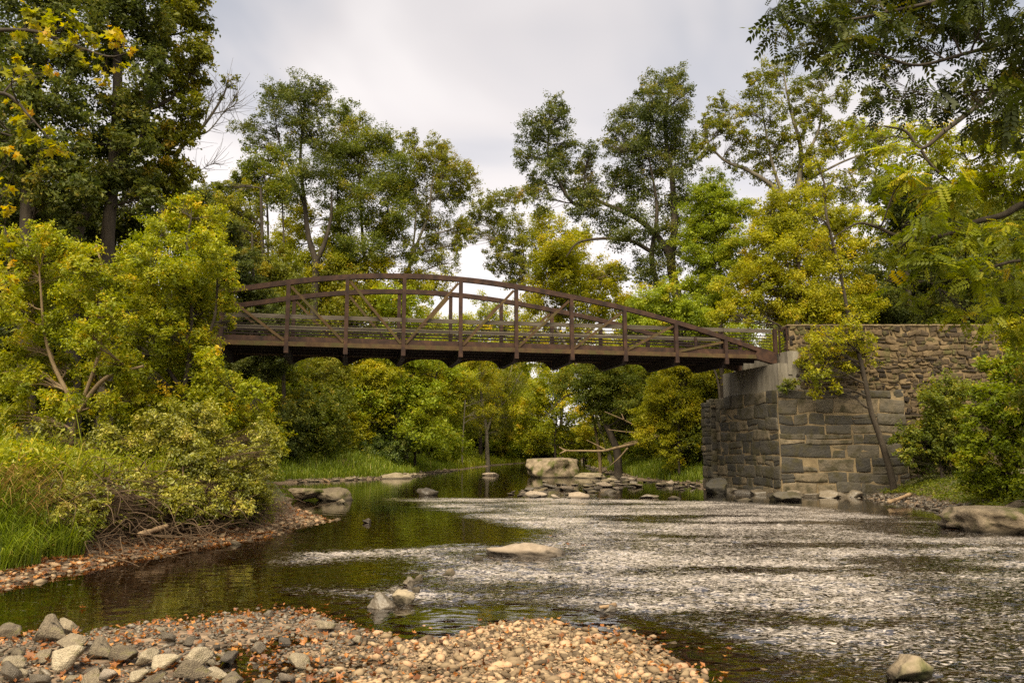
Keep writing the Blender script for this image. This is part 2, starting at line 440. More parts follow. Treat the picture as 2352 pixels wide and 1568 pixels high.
# ------------------------------------------------------------------ water
yr = np.concatenate([-40 * np.exp(np.linspace(0, -4, 12)), [0, 2, 3, 4, 4.8], 5.4 * np.exp(np.arange(0, math.log(42 / 5.4), .0042)), np.geomspace(42.3, 170, 120)])
u = np.concatenate([np.linspace(-3.2, -1.05, 40, endpoint=False), np.linspace(-1.05, 1.05, 860), np.linspace(1.06, 3.2, 40)])
WX = u[None, :] * np.maximum(np.abs(yr), 5.0)[:, None]
WY = np.repeat(yr[:, None], len(u), 1)


def riffle_mask(x, y):
    """how broken the water is: fast shallow riffle against the slack pool by the left bank"""
    P = np.array([onz(a, b_)[:2] for a, b_ in [(880, 1143), (1250, 1140), (1660, 1152), (1900, 1163), (2120, 1190), (2420, 1235), (2900, 1420), (2600, 1900), (1900, 1640), (1740, 1560), (1560, 1470), (1400, 1430),
                                               (1200, 1400), (1000, 1410), (880, 1420), (780, 1400), (690, 1350), (840, 1345), (930, 1325), (1000, 1300), (920, 1278), (690, 1285), (700, 1268), (1000, 1250), (1180, 1250), (1240, 1215), (1100, 1190), (930, 1165)]])
    pn = np.stack([x, y, np.zeros_like(x)], -1)
    sd = poly_sd(P, x, y) + .55 * fbm(pn * np.array([.5, 1.0, 1]), .55, 3)
    a = sstep(sd, -.5, 1.0)
    calm = fbm(pn * np.array([.3, 1.0, 1]), 1.0, 3)          # dark, glassier streaks between the chop
    a = a * (1 - .6 * sstep(calm, .0, .8)) * np.clip(.88 + .28 * fbm(pn * np.array([.6, 1.3, 1]) + 9, 1.1, 3), .3, 1.12)
    a = a * (.55 + .45 * sstep(y, 7.0, 9.5)) * (1 - .35 * sstep(x, 3.5, 6.5) * sstep(y, 14, 9))
    return np.clip(a, 0, 1)


rm = riffle_mask(WX, WY)
pn = np.stack([WX, WY, np.zeros_like(WX)], -1)
wx = WX + .25 * vnoise(pn, .8); wy = WY + .25 * vnoise(pn + 31.7, .8)
Z = np.zeros_like(WX)
wr = np.random.default_rng(11)
rowstep = np.gradient(yr)[:, None]
for k in range(54):
    lam = 0.09 * (7.0 ** wr.random())
    th = wr.normal(1.75, .62)                         # crests lie mostly across the current
    kx, ky = 2 * PI / lam * math.cos(th), 2 * PI / lam * math.sin(th)
    slope = .062
    A = slope * lam / (2 * PI)
    fade = np.clip(lam / (3.2 * np.abs(rowstep)) - .6, 0, 1)
    ph = kx * wx + ky * wy + wr.random() * 6.28
    s_ = np.sin(ph)
    Z += A * (s_ + .35 * np.cos(2 * ph)) * fade * (0.045 + rm * (.75 + .5 * vnoise(pn + k, 1.1)))
edge = sstep(np.abs(WX), 0, 1) * 0
nyy, nxx = WX.shape
ii = (np.arange(nyy - 1)[:, None] * nxx + np.arange(nxx - 1)[None, :])
Q = np.stack([ii, ii + 1, ii + nxx + 1, ii + nxx], -1).reshape(-1, 4)
m, nt = new_mat('water')
tc = N(nt, 'ShaderNodeTexCoord')
mp = N(nt, 'ShaderNodeMapping'); mp.inputs['Scale'].default_value = (.55, 1.0, 1.0)
nt.links.new(tc.outputs['Object'], mp.inputs[0])
nA = N(nt, 'ShaderNodeTexNoise'); nA.inputs['Scale'].default_value = 5.5; nA.inputs['Detail'].default_value = 3; nA.inputs['Distortion'].default_value = .8
nB = N(nt, 'ShaderNodeTexNoise'); nB.inputs['Scale'].default_value = 2.2; nB.inputs['Detail'].default_value = 2; nB.inputs['Distortion'].default_value = .6
for n_ in (nA, nB): nt.links.new(mp.outputs[0], n_.inputs['Vector'])
at = N(nt, 'ShaderNodeAttribute', attribute_name='riffle')
st = N(nt, 'ShaderNodeMapRange'); st.inputs[3].default_value = .035; st.inputs[4].default_value = .75
nt.links.new(at.outputs['Fac'], st.inputs[0])
b1 = N(nt, 'ShaderNodeBump'); b1.inputs['Distance'].default_value = .12; nt.links.new(nB.outputs['Fac'], b1.inputs['Height']); nt.links.new(st.outputs[0], b1.inputs['Strength'])
b2 = N(nt, 'ShaderNodeBump'); b2.inputs['Distance'].default_value = .055; nt.links.new(nA.outputs['Fac'], b2.inputs['Height']); nt.links.new(st.outputs[0], b2.inputs['Strength']); nt.links.new(b1.outputs[0], b2.inputs['Normal'])
fr = N(nt, 'ShaderNodeFresnel'); fr.inputs['IOR'].default_value = 2.25; nt.links.new(b2.outputs[0], fr.inputs['Normal'])
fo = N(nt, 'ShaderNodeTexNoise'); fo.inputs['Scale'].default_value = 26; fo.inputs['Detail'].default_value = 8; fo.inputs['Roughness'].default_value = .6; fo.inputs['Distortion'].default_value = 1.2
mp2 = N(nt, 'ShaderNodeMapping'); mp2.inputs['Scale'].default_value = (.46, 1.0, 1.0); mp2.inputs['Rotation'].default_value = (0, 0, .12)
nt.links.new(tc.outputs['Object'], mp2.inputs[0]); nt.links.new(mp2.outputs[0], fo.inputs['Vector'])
fa = N(nt, 'ShaderNodeMath', operation='MULTIPLY_ADD'); fa.inputs[1].default_value = .23; fa.inputs[2].default_value = -.128   # sky glints painted as diffuse white, only where the riffle is strong
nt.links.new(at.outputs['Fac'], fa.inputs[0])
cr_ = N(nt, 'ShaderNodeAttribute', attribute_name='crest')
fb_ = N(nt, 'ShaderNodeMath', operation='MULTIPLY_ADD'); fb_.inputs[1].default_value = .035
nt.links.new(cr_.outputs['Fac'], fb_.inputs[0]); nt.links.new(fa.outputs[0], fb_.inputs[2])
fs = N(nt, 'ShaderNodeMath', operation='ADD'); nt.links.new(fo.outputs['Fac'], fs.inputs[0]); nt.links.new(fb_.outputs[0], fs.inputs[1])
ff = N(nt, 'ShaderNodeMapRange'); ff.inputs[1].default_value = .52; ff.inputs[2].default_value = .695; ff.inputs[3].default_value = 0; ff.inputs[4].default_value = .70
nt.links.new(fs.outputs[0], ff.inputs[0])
painted_glint = N(nt, 'ShaderNodeBsdfDiffuse'); painted_glint.inputs['Color'].default_value = (.57, .50, .445, 1); nt.links.new(b2.outputs[0], painted_glint.inputs['Normal'])
gl = N(nt, 'ShaderNodeBsdfGlossy'); gl.inputs['Roughness'].default_value = .045; gl.inputs['Color'].default_value = (1, 1, 1, 1); nt.links.new(b2.outputs[0], gl.inputs['Normal'])
tr = N(nt, 'ShaderNodeBsdfTransparent'); tr.inputs['Color'].default_value = (.62, .45, .22, 1)
mx = N(nt, 'ShaderNodeMixShader'); nt.links.new(fr.outputs[0], mx.inputs[0]); nt.links.new(tr.outputs[0], mx.inputs[1]); nt.links.new(gl.outputs[0], mx.inputs[2])
mf = N(nt, 'ShaderNodeMixShader'); nt.links.new(ff.outputs[0], mf.inputs[0]); nt.links.new(mx.outputs[0], mf.inputs[1]); nt.links.new(painted_glint.outputs[0], mf.inputs[2])
o_ = N(nt, 'ShaderNodeOutputMaterial'); nt.links.new(mf.outputs[0], o_.inputs[0])
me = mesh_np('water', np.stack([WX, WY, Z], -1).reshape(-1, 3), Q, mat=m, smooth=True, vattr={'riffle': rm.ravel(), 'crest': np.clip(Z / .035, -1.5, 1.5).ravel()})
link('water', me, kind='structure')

# ------------------------------------------------------------------ rocks
def ico(sub):
    me = bpy.data.meshes.new('tmp')
    import bmesh
    bm = bmesh.new(); bmesh.ops.create_icosphere(bm, subdivisions=sub, radius=1)
    bm.to_mesh(me); bm.free()
    V = np.zeros(len(me.vertices) * 3); me.vertices.foreach_get('co', V)
    F = np.zeros(len(me.polygons) * 3, dtype=np.int32); me.polygons.foreach_get('vertices', F)
    bpy.data.meshes.remove(me)
    return V.reshape(-1, 3), F.reshape(-1, 3)


ICO = {k: ico(k) for k in (1, 2, 3, 4)}


def rock_shape(seed, sub=3, planes=9, rough=.09, cut=(.48, .85), dims=(1, 1, 1)):
    r = np.random.default_rng(seed)
    V, F = ICO[sub]; V = V.copy()
    for k in range(planes):
        n = r.normal(size=3); n /= np.linalg.norm(n)
        d = r.uniform(*cut)
        V -= np.clip(V @ n - d, 0, None)[:, None] * n * .985
    V *= (1 + rough * fbm(V + seed * 3.1, 1.6, 3) + rough * .5 * fbm(V + seed, 4.5, 3))[:, None]
    V *= np.asarray(dims)
    return V, F


def rock(name, px, py, wpx, ratio, label, cat='rock', mat='rock', seed=1, depth=.8, sink=.3, zbase=0.0, sub=4, group=None, rot=None, planes=14, cut=(.42, .8), rough=.15, flat_top=None):
    """boulder whose foot is seen at px,py and which is wpx wide"""
    p = onz(px, py, zbase)
    d = ray(px, py); t = p[1] / d[1]
    w = wpx * t / FPX / 2
    h = w * 2 * ratio
    V, F = rock_shape(seed, sub, planes, rough=rough, dims=(w / .82, w * depth / .82, h / 2 / .8 / (1 - sink)), cut=cut)
    if flat_top is not None:
        zt = V[:, 2].max() * flat_top; V[:, 2] = np.where(V[:, 2] > zt, zt + (V[:, 2] - zt) * .18, V[:, 2])
    a = seed * 1.7 if rot is None else rot
    c, s = math.cos(a), math.sin(a)
    if rot is not None:
        V = V @ np.array([[c, s, 0], [-s, c, 0], [0, 0, 1]])
    o = link(name, mesh_np(name, V, tris=F, mat=M[mat], tint=np.full(len(F), (seed * .37) % 1), smooth=True), None, label, cat, group)
    zmin, zmax = V[:, 2].min(), V[:, 2].max()
    o.location = (float(p[0]), float(p[1] + w * depth * .7), float(zbase + h - zmax))
    return o


rock('boulder', 1262, 1096, 112, .40, 'big pale flat-topped boulder with moss standing in midstream beyond the shoal', 'boulder', 'rock_moss', 4, depth=.9, sub=4, rot=.1, planes=8, cut=(.62, .88), flat_top=.45, rough=.2)
rock('boulder', 694, 1150, 82, .34, 'mossy boulder at the tip of the left bank, leftmost of the pair', 'boulder', 'rock_moss', 8, rot=0)
rock('boulder', 755, 1150, 78, .38, 'grey-brown boulder at the tip of the left bank, right one of the pair', 'boulder', 'rock', 9, rot=.2)
rock('rock', 781, 1156, 18, .6, 'small knob of rock at the foot of the left bank boulders', 'rock', 'rock', 10)
rock('rock', 981, 1137, 52, .33, 'lone dark wet rock in the stream between left bank boulders and shoal', 'rock', 'rock_wet', 12)
rock('flat_rock', 1236, 1277, 205, .14, 'long low pale rock slab awash in the riffle with orange leaves on it', 'rock', 'rock_pale', 17, depth=.34, rot=-.05, planes=9, rough=.3)
rock('rock', 1098, 1287, 36, .3, 'small tan rock just left of the long pale slab', 'rock', 'rock', 19)
rock('rock', 1030, 1321, 32, .45, 'small mossy yellow-topped rock standing alone in the riffle', 'rock', 'rock_moss', 21)
rock('rock', 1392, 1404, 44, .34, 'dark wet rock at the upper edge of the gravel bar', 'rock', 'rock_wet', 22)
rock('boulder', 2104, 1562, 118, .45, 'mossy grey-green boulder in the water at the bottom right corner', 'boulder', 'rock_moss', 31, depth=.9, rot=.3, planes=7)
rock('boulder', 2296, 1222, 165, .34, 'large pale slab-like boulder with moss by the right bank', 'boulder', 'rock_moss', 36, depth=.8, rot=.15, planes=9, cut=(.6, .9), flat_top=.4, rough=.24)
rock('boulder', 2392, 1200, 110, .5, 'brown boulder half out of frame behind the right bank slab', 'boulder', 'rock', 38)
rock('rock', 1655, 1133, 70, .5, 'angular foundation boulder at the far foot of the stone abutment', 'rock', 'ashlar', 41, rot=.4, sink=.3)
rock('rock', 1812, 1150, 66, .33, 'dark angular slab leaning at the foot of the abutment corner', 'rock', 'ashlar', 42, rot=.1, sink=.3)
rock('rock', 1905, 1143, 52, .34, 'tan pointed rock at the water edge right of the abutment', 'rock', 'rock_wet', 43)
rock('rock', 1716, 1150, 50, .12, 'thin flat stone awash in front of the abutment', 'rock', 'rock', 44)
rock('rock', 1487, 1143, 46, .18, 'dark low rock in front of the shoal, left of two', 'rock', 'rock_wet', 45)
rock('rock', 1553, 1146, 32, .22, 'pale low rock in front of the shoal, right of two', 'rock', 'rock', 46)
rock('rock', 1130, 1092, 44, .16, 'flat pale rock breaking the water left of the big midstream boulder', 'rock', 'rock_pale', 47)
rock('flat_rock', 905, 1099, 82, .17, 'flat rock shelf at the far left grassy shore', 'rock', 'rock', 48, rot=0)
rock('rock', 843, 1201, 20, .55, 'small dark rock alone in the calm water off the left spit', 'rock', 'rock_wet', 49)
rock('rock', 540, 1250, 26, .4, 'grey pointed stone at the waterline below the undercut bank', 'rock', 'rock', 50)
rock('rock', 1362, 1098, 90, .14, 'long flat rock at the grassy end of the shoal', 'rock', 'rock', 51)
# short chain of rocks running out from the leaf-strewn bar
for (x, y, w_, rt, mt, sd, lb) in [(872, 1397, 62, .55, 'rock_wet', 61, 'blocky brown rock, nearest and widest of the chain in the stream'),
                                   (922, 1387, 48, .62, 'rock', 62, 'long leaning tan rock at the near end of the stream chain'),
                                   (908, 1363, 44, .4, 'rock_wet', 63, 'dark rock behind the leaning rock in the stream chain'),
                                   (938, 1346, 36, .55, 'rock_wet', 64, 'rounded brown rock midway in the stream chain'),
                                   (960, 1333, 24, .5, 'rock_moss', 65, 'small mossy rock at the far end of the stream chain'),
                                   (957, 1360, 22, .55, 'rock', 66, 'small brown rock with a leaf on the right of the stream chain')]:
    rock('rock', x, y, w_, rt, lb, 'rock', mt, sd)
# midstream shoal of flat broken ledge rocks
ROCKV = []
for k in range(8):
    V, F = rock_shape(200 + k, 3, 12, cut=(.4, .8), dims=(1, .8, .48))
    V[:, 2] -= V[:, 2].min() * .55
    ROCKV.append({mt: mesh_np('ledge_rock', V, tris=F, mat=M[mt], tint=np.full(len(F), k / 7.), smooth=True) for mt in ('rock', 'rock_pale', 'rock_wet')})
shoal = [(1115, 1133), (1150, 1130), (1205, 1118), (1260, 1102), (1380, 1095), (1480, 1098), (1560, 1104), (1615, 1114), (1600, 1124), (1520, 1127), (1440, 1130), (1400, 1144), (1330, 1147), (1260, 1144), (1200, 1142)]
SP_ = poly_ground(shoal)
rr = np.random.default_rng(5)
cnt = 0
big = [(1235, 1140, 60), (1325, 1144, 62), (1300, 1125, 46), (1400, 1132, 40), (1262, 1120, 42), (1390, 1118, 40), (1350, 1130, 44), (1460, 1118, 42), (1520, 1116, 34), (1210, 1134, 40)]
pts = [(onz(a, b_)[0], onz(a, b_)[1], w_) for a, b_, w_ in big]
tries = 0
while len(pts) < 95 and tries < 4000:
    tries += 1
    a, b_ = rr.uniform(1100, 1620), rr.uniform(1093, 1148)
    q = onz(a, b_)
    if poly_sd(SP_, np.array([q[0]]), np.array([q[1]]))[0] > 0:
        pts.append((q[0], q[1], rr.uniform(12, 30)))
for (x, y, w_) in pts:
    w = w_ * y / FPX / 2
    mt = ['rock', 'rock_pale', 'rock_pale', 'rock', 'rock_wet'][int(rr.integers(5))]
    o = link('ledge_rock', ROCKV[int(rr.integers(8))][mt], None, 'flat broken ledge rock in the midstream shoal below the bridge', 'rock', 'ledge rocks of the midstream shoal')
    o.location = (x, y, -.04 + rr.uniform(0, .06))
    o.rotation_euler = (rr.normal(0, .13), rr.normal(0, .13), rr.uniform(-.6, .6))
    o.scale = (w, w * rr.uniform(.8, 1.2), w * rr.uniform(.6, 1.0))

# stones of the near bar
STV = []
for k in range(10):
    V, F = rock_shape(300 + k, 3, 13, rough=.10, dims=(1, .78, .56), cut=(.38, .74))
    STV.append({mt: mesh_np('river_stone', V, tris=F, mat=M[mt], tint=np.full(len(F), k / 9.), smooth=True) for mt in ('rock', 'rock_wet', 'rock_pale', 'stone_tan')})
named = [(159, 1496, 82, 'rock'), (90, 1525, 60, 'rock'), (146, 1545, 84, 'rock'), (220, 1516, 74, 'rock'), (276, 1526, 74, 'rock'), (332, 1528, 64, 'rock'), (376, 1532, 76, 'rock'), (447, 1532, 76, 'rock'),
         (493, 1550, 62, 'rock'), (437, 1570, 84, 'rock'), (249, 1560, 50, 'rock_pale'), (317, 1560, 54, 'rock'), (103, 1480, 84, 'rock'), (386, 1477, 38, 'rock_wet'), (432, 1480, 37, 'rock_wet'), (522, 1508, 56, 'rock_wet'),
         (525, 1574, 74, 'rock'), (156, 1449, 58, 'rock'), (112, 1449, 40, 'rock'), (37, 1508, 44, 'rock'), (207, 1544, 38, 'rock_pale'), (29, 1540, 50, 'rock'), (10, 1468, 60, 'rock'), (750, 1447, 54, 'rock'), (820, 1480, 32, 'rock'),
         (662, 1390, 17, 'rock_wet'), (615, 1420, 30, 'rock_wet'), (690, 1520, 50, 'rock'), (590, 1490, 40, 'rock_wet'), (650, 1465, 34, 'rock_wet'), (660, 1560, 46, 'rock_pale'), (20, 1572, 60, 'rock_wet'), (90, 1572, 54, 'rock_wet'), (200, 1578, 60, 'rock'), (350, 1580, 60, 'rock'), (600, 1575, 50, 'rock')]
st = []
for (a, b_, w_, mt) in named:
    p = onz(a, b_, .05); w = w_ * p[1] / FPX / 2
    st.append((p[0], p[1] + w * .4, w * 1.28, mt, .8))
tries = 0
while len(st) < 270 and tries < 9000:
    tries += 1
    a, b_ = rr.uniform(-40, 860), rr.uniform(1395, 1600)
    p = onz(a, b_, .03)
    s = poly_sd(BAR_A, np.array([p[0]]), np.array([p[1]]))[0]
    left = a < 560 and b_ > 1450
    if s < -.1 and rr.random() > .25 and not (560 < a < 860 and b_ > 1400): continue
    w = rr.uniform(.018, .05) if not left else rr.uniform(.03, .085)
    if any(math.hypot(p[0] - q[0], p[1] - q[1]) < .62 * (w + q[2]) for q in st): continue
    st.append((p[0], p[1], w, 'rock_wet' if rr.random() < (.2 if left else .5) else ('rock_pale' if rr.random() < .2 else 'rock'), rr.uniform(.2, .5)))
for i, (x, y, w, mt, up) in enumerate(st):
    if mt == 'rock': mt = 'stone_tan'
    o = link('river_stone', STV[int(rr.integers(10))][mt], None, 'rounded river stone among leaves on the near bar at bottom left', 'stone', 'stones of the near bar')
    h = rr.uniform(.75, 1.15)
    o.scale = (w, w * rr.uniform(.85, 1.15), w * h)
    o.location = (x, y, max(gz(x, y), -.09) + .62 * w * h * up)
    o.rotation_euler = (rr.normal(0, .25), rr.normal(0, .25), rr.uniform(0, 6.28) if i >= len(named) else rr.uniform(-.4, .4))


def scatter_stones(name, X, Y, R, mat, seed, lift=.3, sub=1):
    r = np.random.default_rng(seed)
    n = len(X)
    Zg = ground_h(X, Y)
    shapes = []
    for k in range(12):
        V, F = rock_shape(500 + k, sub, 5, rough=.08, dims=(1, .78, .46), cut=(.6, .95))
        shapes.append(V)
    shapes = np.array(shapes)
    nv = shapes.shape[1]
    S = shapes[r.integers(0, 12, n)] * R[:, None, None] * (1 + .25 * r.normal(size=(n, 1, 3))).clip(.5, 1.6)
    a = r.uniform(0, 6.28, n); c, s = np.cos(a)[:, None], np.sin(a)[:, None]
    tx, ty = r.normal(0, .2, (n, 1)), r.normal(0, .2, (n, 1))
    x = S[:, :, 0] * c - S[:, :, 1] * s; y = S[:, :, 0] * s + S[:, :, 1] * c
    z = S[:, :, 2] + tx * x + ty * y
    V = np.stack([x + X[:, None], y + Y[:, None], z + (Zg + lift * R)[:, None]], -1).reshape(-1, 3)
    Fa = (F[None] + (np.arange(n) * nv)[:, None, None]).reshape(-1, 3)
    return mesh_np(name, V, tris=Fa, mat=M[mat], tint=np.repeat(r.random(n), len(F)), smooth=True)


n = 24000
X = rr.uniform(-2.4, 3.2, n); Y = rr.uniform(5.6, 10.2, n)
s = poly_sd(BAR_B, X, Y) + .18 + .35 * fbm(np.stack([X, Y, X * 0], -1), 1.2, 3)
k = (s > -.6) & (rr.random(n) < np.clip(.30 + s * 1.1, .03, 1))
X, Y = X[k], Y[k]
R = np.exp(rr.normal(math.log(.0185), .58, len(X))).clip(.007, .075)
Xf = rr.uniform(-2.6, 3.4, 26000); Yf = rr.uniform(5.6, 10.2, 26000)
sf = poly_sd(BAR_B, Xf, Yf) + .18 + .35 * fbm(np.stack([Xf, Yf, Xf * 0], -1), 1.2, 3)
k = (sf > -.5) & (rr.random(26000) < np.clip(.4 + sf, .05, 1)); Xf, Yf = Xf[k], Yf[k]
X = np.concatenate([X, Xf]); Y = np.concatenate([Y, Yf]); R = np.concatenate([R, rr.uniform(.005, .011, len(Xf))])     # grit between the pebbles
link('gravel', scatter_stones('gravel', X, Y, R, 'pebble', 1), None, 'tan and pink pebbles of the gravel bar at bottom centre', 'gravel', kind='stuff')
n = 6500
X = rr.uniform(-6.5, -1.0, n); Y = rr.uniform(5.6, 10.2, n)
k = np.maximum(poly_sd(BAR_A, X, Y), poly_sd(BAR_M, X, Y)) > -.25
X, Y = X[k], Y[k]
R = np.exp(rr.normal(math.log(.02), .4, len(X))).clip(.008, .05)
link('gravel', scatter_stones('gravel', X, Y, R, 'rock_wet', 2), None, 'dark wet pebbles between the stones at bottom left', 'gravel', kind='stuff')
# stony margin of the left bank and its spit
Y = np.concatenate([rr.uniform(9, 18, 2600), rr.uniform(18, 27, 2600)])
X = xl(Y) - rr.uniform(-.35, .55, len(Y))
k = rr.random(len(Y)) < np.where(Y < 18, .35, .6); X, Y = X[k], Y[k]
R = np.exp(rr.normal(math.log(.030), .5, len(X))).clip(.012, .11)
link('gravel', scatter_stones('gravel', X, Y, R, 'pebble', 3), None, 'stones and pebbles along the waterline of the left bank', 'gravel', kind='stuff')
Y = rr.uniform(20, 34, 900)
X = xr(Y) + rr.uniform(-.3, .9, len(Y))
R = np.exp(rr.normal(math.log(.05), .45, len(X))).clip(.02, .14)
link('gravel', scatter_stones('gravel', X, Y, R, 'rock_wet', 4), None, 'small stones along the muddy right bank', 'gravel', kind='stuff')
Y = np.concatenate([rr.uniform(47, 60, 500), rr.uniform(56, 76, 300)]); X = xl(Y) - rr.uniform(-.4, .8, len(Y))
Y2 = np.concatenate([rr.uniform(40, 58, 600), rr.uniform(58, 85, 900)]); X2 = xr(Y2) + rr.uniform(-1.8, 1.2, len(Y2))
X = np.concatenate([X, X2]); Y = np.concatenate([Y, Y2]); R = np.exp(rr.normal(math.log(.10), .4, len(X))).clip(.04, .22)
k = rr.random(len(X)) < .55; X, Y, R = X[k], Y[k], R[k]
link('gravel', scatter_stones('gravel', X, Y, R, 'rock', 5), None, 'pale stones along the far shores beyond the bridge', 'gravel', kind='stuff')

def lobed_outline(r, k=5):
    pts = []
    ang = [-150, -120, -95, -62, -30, 0, 30, 62, 95, 120, 150]
    rad = [.35, .62, .38, .85, .42, 1.0, .42, .85, .38, .62, .35]
    for a, q in zip(ang, rad):
        pts.append((q * math.sin(math.radians(a)), q * math.cos(math.radians(a))))
    return np.array(pts + [(0, -.35)])


def leaves_from(P, size, r, up=.55, out=None, droop=.0, width=.52, tint=None, kind='simple'):
    """leaf blades at points P; returns V, Q, tint"""
    n = len(P)
    nrm = r.normal(size=(n, 3)) * .62 + np.array((0, 0, up))
    if out is not None: nrm = nrm + out * .45
    nrm /= np.linalg.norm(nrm, axis=1)[:, None] + 1e-9
    a = r.normal(size=(n, 3)); a[:, 2] -= droop
    a -= (a * nrm).sum(1)[:, None] * nrm
    a /= np.linalg.norm(a, axis=1)[:, None] + 1e-9
    b = np.cross(nrm, a)
    L = (size * np.exp(r.normal(0, .28, n)))[:, None]
    if kind == 'simple':
        W = L * width
        fold = nrm * L * .10
        V = np.stack([P - a * L * .5, P - a * L * .05 + b * W * .5 + fold, P + a * L * .5, P - a * L * .05 - b * W * .5 + fold], 1)
        Q = np.arange(n)[:, None] * 4 + np.arange(4)[None]
        return V.reshape(-1, 3), Q, tint
    if kind == 'compound':                  # pinnate leaf: pairs of leaflets along a drooping midrib
        k = 6
        Vs = []; ts = []
        for j in range(k):
            f = (j + .6) / k
            for sd in (-1, 1):
                if j == k - 1 and sd == 1:
                    base = P + a * L * 1.0 * f; d = a
                else:
                    base = P + a * L * f
                    d = a * .45 + b * sd * .9
                base = base - nrm * L * .16 * f * f
                dz = np.zeros_like(d); dz[:, 2] = -.25
                d = d + dz
                d = d / np.linalg.norm(d, axis=1)[:, None]
                w = np.cross(nrm, d)
                l = L * .34 * (1 - .35 * abs(f - .45))
                Vs.append(np.stack([base, base + d * l * .42 + w * l * .24, base + d * l, base + d * l * .42 - w * l * .24], 1))
                ts.append(tint)
        V = np.concatenate(Vs, 0); nn = len(V)
        return V.reshape(-1, 3), np.arange(nn)[:, None] * 4 + np.arange(4)[None], np.concatenate(ts)
    if kind == 'lobed':
        O = lobed_outline(r); O = O * .62
        order = [11, 0, 1, 2, 3, 4, 5, 6, 7, 8, 9, 10]
        quads = [(0, 1, 2, 3), (0, 3, 4, 5), (0, 5, 6, 7), (0, 7, 8, 9), (0, 9, 10, 11)]
        O2 = O[order]
        V = P[:, None, :] + L[:, :, None] * (O2[None, :, 0:1] * b[:, None, :] + O2[None, :, 1:2] * a[:, None, :]) + (L[:, :, None] * .12 * np.abs(O2[None, :, 0:1])) * nrm[:, None, :]
        Q = (np.arange(n)[:, None, None] * 12 + np.array(quads)[None]).reshape(-1, 4)
        return V.reshape(-1, 3), Q, np.repeat(tint, 5)


# ------------------------------------------------------------------ fallen leaves
def lobed_leaf(seed, curl):
    r = np.random.default_rng(seed)
    O = lobed_outline(r); n = len(O)
    inner = O * .5
    V = np.vstack([[0, 0], inner, O])
    T = [[0, 1 + i, 1 + (i + 1) % n] for i in range(n)]
    Q = [[1 + i, 1 + n + i, 1 + n + (i + 1) % n, 1 + (i + 1) % n] for i in range(n)]
    rad2 = (V ** 2).sum(1)
    z = curl * rad2 * (.6 + .4 * np.sin(3 * np.arctan2(V[:, 0], V[:, 1]) + seed)) + .08 * r.normal(size=len(V)) * rad2
    V3 = np.column_stack([V[:, 0] * (1 - .25 * curl * rad2), V[:, 1] * (1 - .15 * curl * rad2), z])
    mb = MB(); mb.add(V3, Q, T, .5)
    st_ = np.array([(0, -.35, z[0]), (0.05, -.8, z[0] + .05), (.08, -1.15, z[0] + .02)])
    mb.tube(st_, [.02, .016, .02], 3)
    return mb


LEAFV = []
for k in range(14):
    mb = lobed_leaf(k, [.15, .35, .6, .8][k % 4])
    V = np.vstack(mb.V); me_t = (np.vstack(mb.Q), np.vstack(mb.T))
    LEAFV.append(mesh_np('fallen_leaf', V, me_t[0], me_t[1], M['litter'], tint=np.full(len(me_t[0]) + len(me_t[1]), [.2, .45, .6, .75, .9, .5, .35][k % 7])))


def leaf_at(px, py, size, label, group, flat=False, z=None):
    p = onz(px, py, .05)
    o = link('fallen_leaf', LEAFV[int(rr.integers(14))], None, label, 'leaf', group)
    x, y = float(p[0]), float(p[1])
    if z is None and gz(x, y) < -.015: z, flat = .012, True
    o.location = (x, y, (max(gz(x, y), .0) + .015 + (rr.uniform(.0, .05) if not flat else 0)) if z is None else z)
    o.scale = (size, size, size)
    o.rotation_euler = (rr.normal(0, .12 if flat else .5), rr.normal(0, .12 if flat else .5), rr.uniform(0, 6.28))
    return o


G_A = ('orange brown lobed leaf lying among the stones at bottom left', 'fallen leaves among the stones')
G_B = ('orange brown lobed leaf lying on the pebbles of the gravel bar', 'fallen leaves on the gravel')
G_C = ('orange leaf floating flat at the edge of the dark pool', 'leaves floating by the pool edge')
for (a, b_) in [(400, 1532), (350, 1545), (480, 1505), (540, 1480), (560, 1535), (600, 1548), (205, 1530), (70, 1510), (180, 1555), (520, 1548), (270, 1545), (30, 1440), (170, 1462), (290, 1470), (340, 1462), (430, 1445), (560, 1440), (600, 1470), (700, 1500), (710, 1550), (780, 1545)]:
    leaf_at(a, b_, rr.uniform(.06, .085), *G_A)
c = 0
while c < 110:
    a, b_ = rr.uniform(0, 860), rr.uniform(1385, 1566)
    if b_ < 1440 - max(0, (a - 150)) * .1: continue
    leaf_at(a, b_, rr.uniform(.035, .07), *G_A); c += 1
for (a, b_) in [(1291, 1475, ), (1115, 1530), (1540, 1535), (1665, 1532), (1420, 1565), (1190, 1420), (1420, 1460), (1130, 1425), (865, 1495), (1300, 1425), (1150, 1470), (960, 1562), (1350, 1530), (1480, 1500), (1610, 1480)]:
    leaf_at(a, b_, rr.uniform(.06, .085), *G_B)
c = 0
while c < 80:
    a, b_ = rr.uniform(820, 1700), rr.uniform(1405, 1566)
    p = onz(a, b_, .05)
    if poly_sd(BAR_B, np.array([p[0]]), np.array([p[1]]))[0] < -.2: continue
    leaf_at(a, b_, rr.uniform(.03, .06), *G_B); c += 1
for k in range(34):
    a = rr.uniform(270, 760)
    leaf_at(a, 1440 - (a - 270) * .09 + rr.normal(0, 9), rr.uniform(.05, .08), *G_C, flat=True, z=.012)
for (a, b_) in [(190, 1387), (15, 1428), (1265, 1243), (1305, 1262), (1340, 1266), (1190, 1265)]:
    leaf_at(a, b_, .07, *G_C, flat=True, z=.014 if a < 500 else .16)
